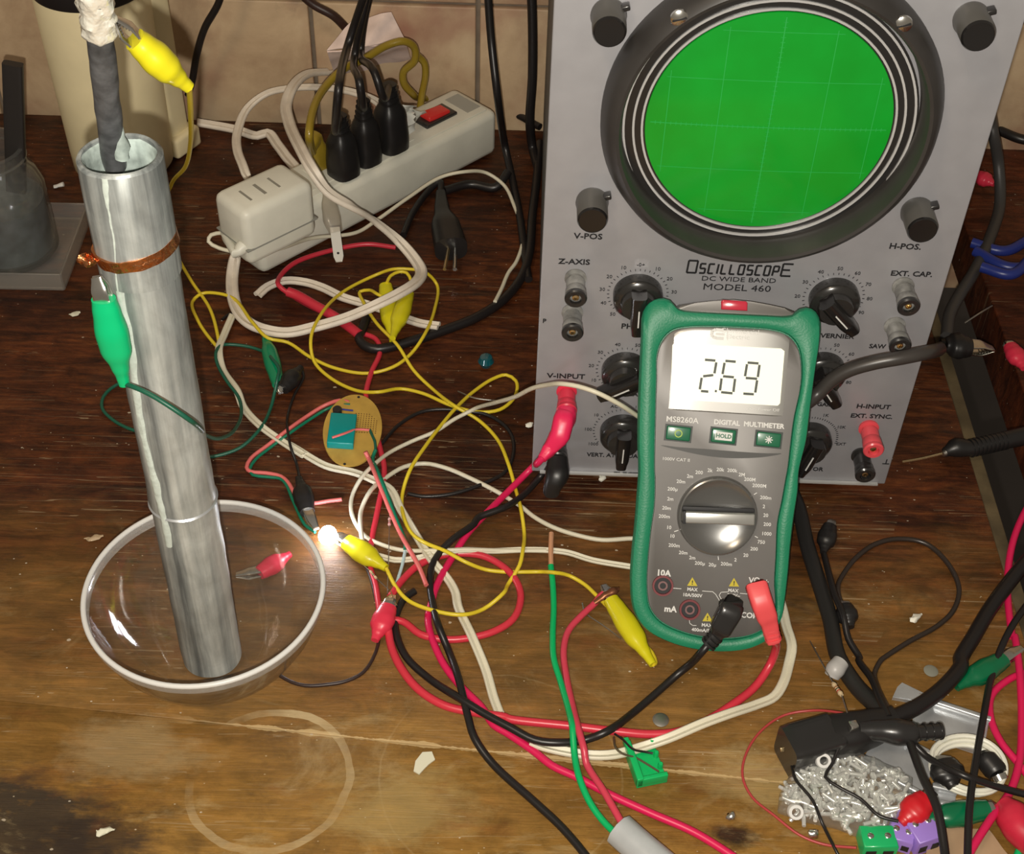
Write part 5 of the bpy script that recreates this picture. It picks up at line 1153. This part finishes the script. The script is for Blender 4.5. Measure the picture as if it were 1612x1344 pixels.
# right of the oscilloscope
e = empty('probe', 'black test probe with needle tip pointing at the oscilloscope from the right edge', 'probe', tuple(at(1500, 715, 0)))
part('handle', loft([(at(*ZO((925, 1115))[0], .008), .003, .003), (at(*ZO((985, 1090))[0], .009), .0062, .0062), (at(*ZO((1060, 1095))[0], .009), .0052, .0052), (at(*ZO((1200, 1060))[0], .009), .0056, .0056), (at(*ZO((1344, 1030))[0], .009), .0060, .006), (at(*ZO((1500, 990))[0], .009), .0060, .006)], n=24), blackr, e)
b = bmesh.new()
for k in range(9):
    p = at(*ZO((1060 + k * 22, 1094 - k * 5))[0], .009); q = at(*ZO((1070 + k * 22, 1092 - k * 5))[0], .009); loft([(p, .0060, .006), (q, .0060, .006)], sub=1, bm=b)
part('grip_rings', b, blackr, e)
part('needle', tube([at(*ZO((925, 1118))[0], .008), at(*ZO((790, 1150))[0], .003), at(*ZO((700, 1165))[0], .0012)], .0009, .004, 8), brass, e, label='thin metal needle')
part('needle_collar', loft([(at(*ZO((915, 1125))[0], .008), .0016, .0016), (at(*ZO((950, 1105))[0], .0085), .0035, .0035)]), dsteel, e)
cord('black_power_cable', 'thick grey-black cable crossing in front of the oscilloscope toward the right clamp', 'cable', [aty(1262, 640, .560), aty(1285, 622, .566), aty(*ZO((330, 730))[0], .568), aty(*ZO((420, 680))[0], .568), aty(*ZO((560, 640))[0], .567), aty(*ZO((700, 615))[0], .567), aty(*ZO((820, 590))[0], .572), at(*ZO((900, 560))[0], .012)], .0040, mat('grey_black_cable', (.045, .040, .037), .35), 4)
cord('black_power_cable', 'black cable curling down the right side of the oscilloscope case', 'cable', [aty(1556, 150, .99), (1562, 200, 60), (1572, 260, 30), (1574, 320, 10), (1560, 370, 6), (1535, 425, 5), (1510, 465, 5), (1495, 495, 5), (1490, 530, 6)], .0044, mat('worn_grey_cable', (.05, .047, .045), .45), 4.5)
0 and cord('black_power_cable', 'black cable lying behind the right clamp clip', 'cable', [(1500, 470, 5), (1520, 500, 5), (1530, 540, 4), (1500, 600, 4), (1470, 620, 4), (1455, 590, 4), (1480, 560, 4)], .004, blackc, 4.2)
single('bare_wire', tube([at(*ZO((1030, 430))[0], .001), at(*ZO((1100, 385))[0], .006), at(*ZO((1175, 340))[0], .003)], .0006, .003, 6), dsteel, 'short bare wire on the side table beyond the clamp clip', 'wire')
for k, (a, b, c) in enumerate((((1530, 382), (1580, 395), (1625, 375)), ((1535, 395), (1585, 420), (1630, 420)), ((1545, 420), (1590, 432), (1630, 400)))):
    cord('blue_cable', ('upper blue cable at the right edge beyond the oscilloscope', 'middle blue cable at the right edge beyond the oscilloscope', 'lower blue cable at the right edge beyond the oscilloscope')[k], 'cable', [(*a, 4 + 4 * k), (*b, 5 + 4 * k), (*c, 6 + 4 * k)], .0040, mat('blue_cable', (.02, .035, .22), .35))
for k, pp in enumerate(([(1590, 175), (1612, 180), (1650, 178)], [(1572, 205), (1612, 220), (1660, 218)])):
    cord('black_power_cable', ('upper black cable leaving the right edge beside the oscilloscope', 'lower black cable leaving the right edge beside the oscilloscope')[k], 'cable', [(*p, 6) for p in pp], .004, blackc)
cord('red_lead', 'thin red wire at the top right edge beyond the oscilloscope', 'wire', [(1570, 150, 6), (1590, 138, 6), (1625, 120, 8)], .0011, redw)

# thick cables bottom right
cord('black_power_cable', 'thickest black cable emerging behind the multimeter to the black connector', 'cable', [(1236, 755, 6)] + ZR((220, 150, 5), (280, 400), (360, 650), (420, 850), (455, 1040)) + Z8((650, 150, 5), (740, 280, 6), (850, 385, 10), (910, 450, 13)), .0046, mat('thick_black', (.018, .017, .016), .45), 4.7)
cord('black_power_cable', 'thick glossy black cable sweeping in from the right edge', 'cable', ZR((1720, 380, 8), (1612, 500, 8), (1500, 640, 7), (1400, 780, 6), (1300, 950, 6), (1220, 1090, 7)) + Z8((1280, 160, 8), (1170, 290, 12), (1060, 370, 14), (960, 420, 14), (880, 450, 14)), .0043, blackc, 6)
cord('black_wire', 'thin black wire making a round loop right of the multimeter', 'wire', ZR((520, 800, 8), (478, 720, 5), (465, 640, 4), (500, 560), (580, 460), (690, 380), (830, 345), (1000, 370), (1130, 480), (1210, 640), (1180, 780), (1080, 880), (900, 980), (760, 1070)) + Z8((860, 130, 2), (825, 200, 3), (840, 270, 8), (880, 360, 16), (915, 430, 20)), .0015, mat('loop_black', (.03, .022, .018), .3), 1.7)
cord('black_wire', 'black wire between the thick cable and the loop, ending at the black connector', 'wire', ZR((380, 440, 5), (420, 600, 11), (450, 700, 11), (500, 820, 11), (530, 960, 6), (600, 1080, 4)) + Z8((740, 130, 5), (810, 230, 12), (850, 330, 18), (900, 430, 21)), .0019, blackc, 2.5)
cord('black_wire', 'black wire descending at the right between the red lead and the thick cable', 'wire', ZR((1720, 640, 12), (1612, 775, 12), (1540, 880, 12), (1470, 1020, 10)) + Z8((1440, 220, 8), (1400, 420, 16), (1360, 650, 18), (1325, 900, 22), (1315, 1150, 20), (1315, 1250, 20)), .0019, blackc, 3)
cord('black_wire', 'black wire dropping from the silver-tipped connector to the bottom edge', 'wire', Z8((1010, 560, 20), (1080, 750, 22), (1150, 900, 24), (1195, 1150, 20), (1200, 1240, 20)), .0022, blackc, 8)
cord('black_wire', 'black wire from the connector crossing the white coil to the right edge', 'wire', Z8((1030, 570, 16), (1090, 630, 14), (1150, 670, 16), (1300, 740, 22), (1450, 790, 16), (1612, 835, 12), (1720, 860, 12)), .0018, blackc, 6)
cord('red_lead', 'red lead hanging along the right edge of the picture', 'wire', ZR((1720, 20, 8), (1612, 190, 6), (1540, 380, 5), (1510, 600, 3), (1520, 800, 3), (1545, 960, 3)) + Z8((1560, 0, 3), (1590, 200, 6), (1600, 450, 4), (1590, 650, 4), (1540, 820, 6), (1440, 960, 12), (1340, 1120, 14), (1290, 1220, 14)), .0021, magw, 2.5)
cord('red_lead', 'red lead making a tight bend beside the right edge', 'wire', Z8((1720, 190, 3), (1612, 200, 3), (1520, 240, 3), (1440, 320, 3), (1438, 440, 3), (1490, 560, 3), (1570, 660, 3), (1650, 760, 3)), .0020, magw, 2.5)
cord('red_wire', 'thin red wire bowing around the left of the bag of fasteners', 'wire', Z8((660, 410, 16), (600, 400, 12), (500, 395, 6), (350, 420, 2), (230, 500, 1), (150, 620, 1), (130, 740, 1), (180, 850, 1), (300, 950, 3), (430, 1050, 3), (560, 1100, 3), (730, 1118, 8)), .0007, mat('thin_red', (.42, .05, .05), .4), 1)
cord('black_wire', 'thin black wire crossing the left of the bag of fasteners', 'wire', Z8((388, 690, 12), (410, 760, 15), (500, 870, 15), (550, 990, 14), (600, 1090, 6), (650, 1180, 2)), .0008, blackc, 8)
cord('black_wire', 'thin black wire bent in an S over the bag of fasteners', 'wire', Z8((690, 530, 22), (650, 570, 20), (600, 680, 16), (565, 745, 15), (640, 800, 15), (750, 860, 15), (850, 950, 15), (950, 978, 15)), .0009, blackc, 8)
e = empty('cable_connector', 'black rectangular cable connector block above the bag of fasteners', 'connector', tuple(at(*Z8((500, 700))[0], 0)))
c_ = lambda x, y, h: at(*Z8((x, y))[0], h)
part('block', loft([(c_(355, 618, .012), .0102, .0112), (c_(400, 605, .012), .0106, .0114), (c_(600, 545, .012), .0104, .0112), (c_(620, 535, .012), .009, .010)], e=7, n=32), blackp, e)
part('boot', loft([(c_(600, 540, .013), .011, .0105), (c_(700, 520, .014), .0105, .010), (c_(800, 490, .014), .009, .009), (c_(930, 440, .015), .0065, .0065)], e=3), blackr, e)
part('contact', box((0, 0, 0), (.0022, .001, .0022), .0003, axis_M(c_(340, 600, .018), (-1, -.2, 0))), brass, e, label='small brass contact')
single('metal_cube', box((0, 0, .0035), (.0042, .0042, .0042), .0004, Matrix.Translation(c_(705, 497, .0225)) @ Matrix.Rotation(.3, 4, 'Z')), steel, 'tiny bright metal cube on the black connector', 'terminal')
e = empty('coaxial_plug', 'black barrel plug with chrome rings right of the connector block', 'plug', tuple(c_(1000, 520, 0)))
part('barrel', loft([(c_(740, 500, .020), .0045, .0045), (c_(850, 500, .020), .0056, .0056), (c_(950, 510, .020), .0070, .0070), (c_(1020, 515, .020), .0062, .0062), (c_(1060, 512, .020), .0040, .0040), (c_(1180, 502, .020), .0042, .0042)], n=28), blackp, e)
for x in (1045, 1085, 1125, 1165):
    part('ring', loft([(c_(x, 512 - (x - 1045) * .07, .020), .0046, .0046), (c_(x + 9, 511 - (x - 1045) * .07, .020), .0046, .0046)], sub=1, n=28), blackp, e)
# aluminium scraps
def plate(label, pts, h, th, bend=0):
    P = [c_(x, y, h) for x, y in pts]; b = bmesh.new(); lo = [b.verts.new(p) for p in P]; hi = [b.verts.new(p + V((0, 0, th))) for p in P]; n = len(P)
    b.faces.new(lo[::-1]); t = b.faces.new(hi)
    for i in range(n): b.faces.new((lo[i], lo[(i + 1) % n], hi[(i + 1) % n], hi[i]))
    bmesh.ops.bevel(b, geom=[e for e in t.edges], offset=.0005, segments=2, affect='EDGES')
    return single('aluminium_scrap', b, alum, label, 'metal scrap', smooth=False)
plate('small aluminium scrap beside the thick black cable', [(940, 285), (965, 262), (1080, 318), (1030, 360), (915, 340)], .0003, .003)
def channel(label, x0, y0, x1, y1, wd, h, ribs=1):
    a, b_ = c_(x0, y0, h), c_(x1, y1, h); d = b_ - a; L = d.length; fr = Frame(a, d, V((0, 0, 1)).cross(d))
    e = empty('aluminium_channel', label, 'metal channel', M=fr.m)
    part('web', box((L / 2, 0, .0006), (L, wd, .0012), .0003, fr.m), alum, e)
    for s in (-1, 1): part('flange', sweep(bmesh.new(), [fr.P(L * k / 10, s * (wd / 2 - .0015), .0028) for k in range(11)], super_prof(12, 3), None, [(.0018, .0022)] * 11), alum, e)
channel('long aluminium channel running to the right behind the connector', 1030, 420, 1410, 545, .024, .0004)
channel('aluminium channel under the connector, pointing at the white coil', 800, 590, 1110, 760, .028, .0004)
channel('aluminium channel mostly hidden under the white wire coil', 1120, 850, 1250, 880, .012, .0004)
# white wire coil
b = bmesh.new(); cc_ = c_(1300, 715, .006); pth = []
for i in range(150):
    a = i / 150 * 2 * math.pi * 3.3 + 2; rr2 = .0148 + .0012 * math.sin(i * .11) + .0006 * (i / 50); pth.append(cc_ + V((rr2 * 1.12 * math.cos(a), rr2 * .95 * math.sin(a), .0018 + i / 150 * .006 + .001 * math.sin(a * 2))))
sweep(b, pth, circ(.0013, 8)); single('wire_coil', b, whitep, 'coil of white wire beneath the black wires at the lower right', 'wire coil')
# terminal blocks
def term(label, cx1, cy1, h, L, Wd, Ht, ang, m, n=2):
    M = Matrix.Translation(c_(cx1, cy1, h)) @ Matrix.Rotation(ang, 4, 'Z')
    e = empty('terminal_block', label, 'terminal block', M=M)
    part('housing', prism([(-L / 2, -Wd / 2), (L / 2, -Wd / 2), (L / 2, Wd / 2), (-L / 2, Wd / 2)], 0, Ht, M, .0008), m, e)
    for k in range(n):
        q = M @ Matrix.Translation(((k - (n - 1) / 2) * L / n, 0, Ht))
        s = part('screw', lathe([(.0016, -.0002), (.0016, .0004), (.0012, .0007), (0, .0007)], 16, q), steel, e)
        part('wire_port', box((0, -Wd / 2, -Ht * .6), (L / n * .6, .0006, Ht * .4), 0, q), ink, e)
term('green terminal block at the bottom edge below the bag of fasteners', 828, 1110, .0004, .017, .012, .010, .05, mat('green_plastic', (.01, .42, .13), .3, coat=.3))
term('purple terminal block, left of the two purple ones', 950, 1080, .0003, .012, .012, .010, -.3, purple)
term('purple terminal block, taller one of the two purple ones', 1045, 1050, .0003, .014, .020, .012, .35, purple)
# green pluggable block in the middle of the bench front
TB = Matrix.Translation(at(1015, 1205, .0003)) @ Matrix.Rotation(math.radians(15), 4, 'Z')
e = empty('terminal_block', 'bright green open terminal plug under the white twin cord', 'terminal block', M=TB)
gp = mat('terminal_green', (.005, .45, .12), .35)
part('base', box((0, 0, .001), (.0165, .024, .002), .0004, TB), gp, e)
part('side_wall', box((-.0065, 0, .0045), (.0035, .024, .007), .0006, TB), gp, e)
part('front_wall', box((0, -.0108, .004), (.0165, .0024, .006), .0005, TB), gp, e)
for k, y in enumerate((-.004, .003, .0105)):
    part('rib', lathe([(.0014, 0), (.0014, .004), (.001, .005), (0, .005)], 14, TB @ Matrix.Translation((.0068, y, .001))), gp, e)
part('post', box((-.006, .0135, .003), (.003, .004, .005), .0006, TB), gp, e)
single('black_wire', tube(pts3(Z7((600, 555, 9), (650, 590, 11), (700, 640, 12), (760, 655, 7), (815, 665, 6)), .006), .0006, .002, 6), blackc, 'short thin black wire hooked over the green terminal plug', 'wire')
single('black_wire', tube(pts3(Z7((595, 575, 5), (610, 640, 12), (640, 665, 12), (720, 690, 7), (790, 730, 5), (850, 768, 5)), .006), .0006, .002, 6), mat('bare_dark', (.2, .16, .1), .4, .6), 'thin bent bare lead crossing the green terminal plug', 'wire')
# scraps
def blob(name, label, px, py, a, b_, h, m, amp=.0012, cat='scrap', sc=300):
    bm = loft([(at(px - a, py, h * .4), .0004, h * .3), (at(px - a * .5, py + b_ * .2, h * .5), .0022, h * .5), (at(px + a * .4, py - b_ * .2, h * .5), .0022, h * .5), (at(px + a, py - b_ * .5, h * .4), .0006, h * .3)], n=14)
    wob(bm, amp, sc)
    mz = min(v.co.z for v in bm.verts)
    for v in bm.verts: v.co.z -= mz - .0001
    return single(name, bm, m, label, cat)
flake = mat('paint_flake', (.66, .64, .50), .6)
fl_ = [at(*zoom(0, 1040, 2.015)((x, y))[0], .0003) for x, y in ((1312, 352), (1318, 320), (1340, 292), (1370, 290), (1380, 315), (1360, 330), (1345, 345), (1330, 362))]
b = bmesh.new(); lo = [b.verts.new(p) for p in fl_]; hi = [b.verts.new(p + V((0, 0, .0008))) for p in fl_]
b.faces.new(lo[::-1]); b.faces.new(hi)
for i in range(len(lo)): b.faces.new((lo[i], lo[(i + 1) % len(lo)], hi[(i + 1) % len(lo)], hi[i]))
single('paint_flake', b, flake, 'pale angular flake lying alone on the bench front', 'flake', smooth=False)
blob('white_crumb', 'white crumb inside the thin black wire loop, right of the multimeter', 1441, 973, 9, 12, .004, mat('crumb_white', (.8, .78, .68), .6), .0012)
single('metal_disc', lathe([(0, 0), (.0042, 0), (.0044, .0008), (.003, .0013), (0, .0014)], 24, Matrix.Translation(at(1040, 1134, .0002))), dsteel, 'small flat grey disc on the bench below the multimeter', 'disc')
single('metal_disc', lathe([(0, 0), (.0036, 0), (.0040, .0008), (.003, .0013), (0, .0014)], 24, Matrix.Translation(at(1465, 1057, .0002))), mat('cloudy_plastic', (.22, .22, .18), .3), 'cloudy grey disc right of the thick cables', 'disc')
single('glue_stick', loft([(c_(600, 215, .009), .0042, .0042), (c_(618, 180, .012), .0052, .0052), (c_(648, 140, .013), .0046, .0046)]), mat('grey_translucent', (.42, .41, .40), .4), 'stubby translucent grey piece on the thickest cable', 'glue stick')
blob('solder_blob', 'shiny solder blob in the dark spot near the bottom edge', 1150, 1285, 6, 6, .004, steel, .001, 'solder')
blob('solder_blob', 'clear glassy bead at the bottom edge left of the green terminal block', 1280, 1313, 7, 5, .005, steel, .0008, 'bead')
blob('paint_flake', 'pale flake on the bench at the bottom left', 165, 1308, 15, 8, .0014, flake, .0014, 'flake')
blob('paint_flake', 'small white flake on the bench just left of the pipe, below the tray', 118, 495, 9, 5, .0014, flake, .0010, 'flake')
blob('paint_flake', 'pale chip on the bench left of the bowl rim', 148, 848, 16, 8, .0012, mat('tan_flake', (.45, .33, .20), .6), .0010, 'flake')
blob('white_crumb', 'white crumb at the foot of the oscilloscope below the black socket', 948, 752, 4, 6, .003, MATS['crumb_white'], .0006)
blob('white_crumb', 'white crumb beside the left edge of the oscilloscope case', 833, 669, 5, 5, .003, MATS['crumb_white'], .0006)
# paper and red tool at bottom right corner
single('paper_scrap', sheet([c_(1090, 1180, .002), c_(1560, 1200, .002), c_(1420, 1020, .003), c_(1120, 1010, .003)], 12, 8, .002, 70, .0006), mat('kraft_paper', (.36, .24, .14), .8, var=.15), 'brown paper scrap at the bottom edge right of the purple blocks', 'paper')
b = loft([(c_(1500, 890, .009), .005, .006), (c_(1550, 950, .010), .009, .008), (c_(1600, 1010, .010), .010, .009), (c_(1690, 1090, .010), .010, .009)], n=24)
single('rubber_bulb', b, mat('red_handle', (.55, .02, .05), .35, var=.2, vs=60), 'fat red rubber lump at the bottom right corner', 'rubber')
cord('green_wire', 'short bright green wire at the very bottom right corner', 'wire', Z8((1570, 1180, 4), (1600, 1110, 5), (1660, 1050, 5)), .002, bgreen)
e = empty('audio_jack', 'black jack plug with metal tip at the right of the white coil', 'plug', tuple(c_(1450, 700, 0)))
part('body', loft([(c_(1395, 620, .012), .003, .003), (c_(1410, 650, .012), .0058, .0058), (c_(1460, 710, .011), .006, .006), (c_(1475, 735, .011), .005, .005)]), blackr, e)
part('tip', loft([(c_(1475, 735, .011), .0042, .0042), (c_(1490, 765, .010), .0040, .004)]), steel, e)

# bag of metal fasteners
poly = [(350, 790), (420, 700), (560, 650), (700, 640), (850, 700), (1020, 790), (1010, 900), (960, 1000), (900, 1060), (760, 1075), (620, 1020), (450, 985), (310, 935), (320, 850)]
bagw = [c_(x, y, .001) for x, y in poly]; bc = sum(bagw, V()) / len(bagw)
bag = bmesh.new(); rings = []
for h, k in ((.0004, .97), (.003, 1.0), (.009, .97), (.0125, .85), (.0140, .6), (.0145, .3)):
    rings.append([bag.verts.new(V((bc.x + (p.x - bc.x) * k, bc.y + (p.y - bc.y) * k, h))) for p in bagw])
for A_, B_ in zip(rings, rings[1:]):
    for i in range(len(A_)): j = (i + 1) % len(A_); bag.faces.new((A_[i], A_[j], B_[j], B_[i]))
bag.faces.new(rings[0][::-1]); bag.faces.new(rings[-1])
bmesh.ops.subdivide_edges(bag, edges=bag.edges[:], cuts=3, use_grid_fill=True)
for v in bag.verts:
    if v.co.z > .002: v.co += V((0, 0, 1)) * (noise.noise(v.co * 160) * .0022)
single('plastic_bag', bag, M_bag, 'clear plastic bag full of small metal fasteners at the lower right', 'bag')
rv_label = 'small bright metal fastener inside the clear plastic bag'
tin = mat('bright_tin', (.86, .86, .83), .25, .55)
def rivet():
    e = empty('metal_fastener', rv_label, 'fastener', (0, 0, 0), group='metal fasteners in the clear bag')
    part('head', lathe([(0, 0), (.0022, 0), (.0024, .0006), (.0015, .0013), (0, .0015)], 14), tin, e)
    part('shank', lathe([(.0010, -.007), (.0011, -.0065), (.0011, .0001), (0, .0001)], 10), tin, e)
    return e
def inside(x, y):
    c = False; n = len(bagw)
    for i in range(n):
        a, b = bagw[i], bagw[(i + 1) % n]; ax_, ay_ = bc.x + (a.x - bc.x) * .9, bc.y + (a.y - bc.y) * .9; bx_, by_ = bc.x + (b.x - bc.x) * .9, bc.y + (b.y - bc.y) * .9
        if (ay_ > y) != (by_ > y) and x < (bx_ - ax_) * (y - ay_) / (by_ - ay_) + ax_: c = not c
    return c
proto = rivet(); kids = [o for o in col.objects if o.parent == proto]; nput = 0
mnx, mxx = min(p.x for p in bagw), max(p.x for p in bagw); mny, mxy = min(p.y for p in bagw), max(p.y for p in bagw)
while nput < 190:
    x, y = random.uniform(mnx, mxx), random.uniform(mny, mxy)
    if not inside(x, y): continue
    M = Matrix.Translation((x, y, .0035 + random.random() * .0065)) @ Matrix.Rotation(random.uniform(0, 6.28), 4, 'Z') @ Matrix.Rotation(random.uniform(1.1, 1.9), 4, 'X')
    if nput == 0: proto.matrix_world = M
    else:
        c = proto.copy(); col.objects.link(c); c.matrix_world = M
        for k in kids:
            d = k.copy(); col.objects.link(d); d.parent = c
    nput += 1
# plastic spacers in the bag mouth
for (x, y, lb) in ((550, 655, 'larger clear plastic spacer at the top of the bag of fasteners'), (405, 925, 'larger white ring at the lower left of the bag of fasteners')):
    single('plastic_spacer', lathe([(.0022, 0), (.0040, 0), (.0040, .003), (.0036, .004), (.0022, .004), (.0021, .002)], 20, Matrix.Translation(c_(x, y, .0135)) @ Matrix.Rotation(.7, 4, 'X'), closed=True), mat('clear_cap', (.7, .7, .68), .2), lb, 'spacer')
clean()
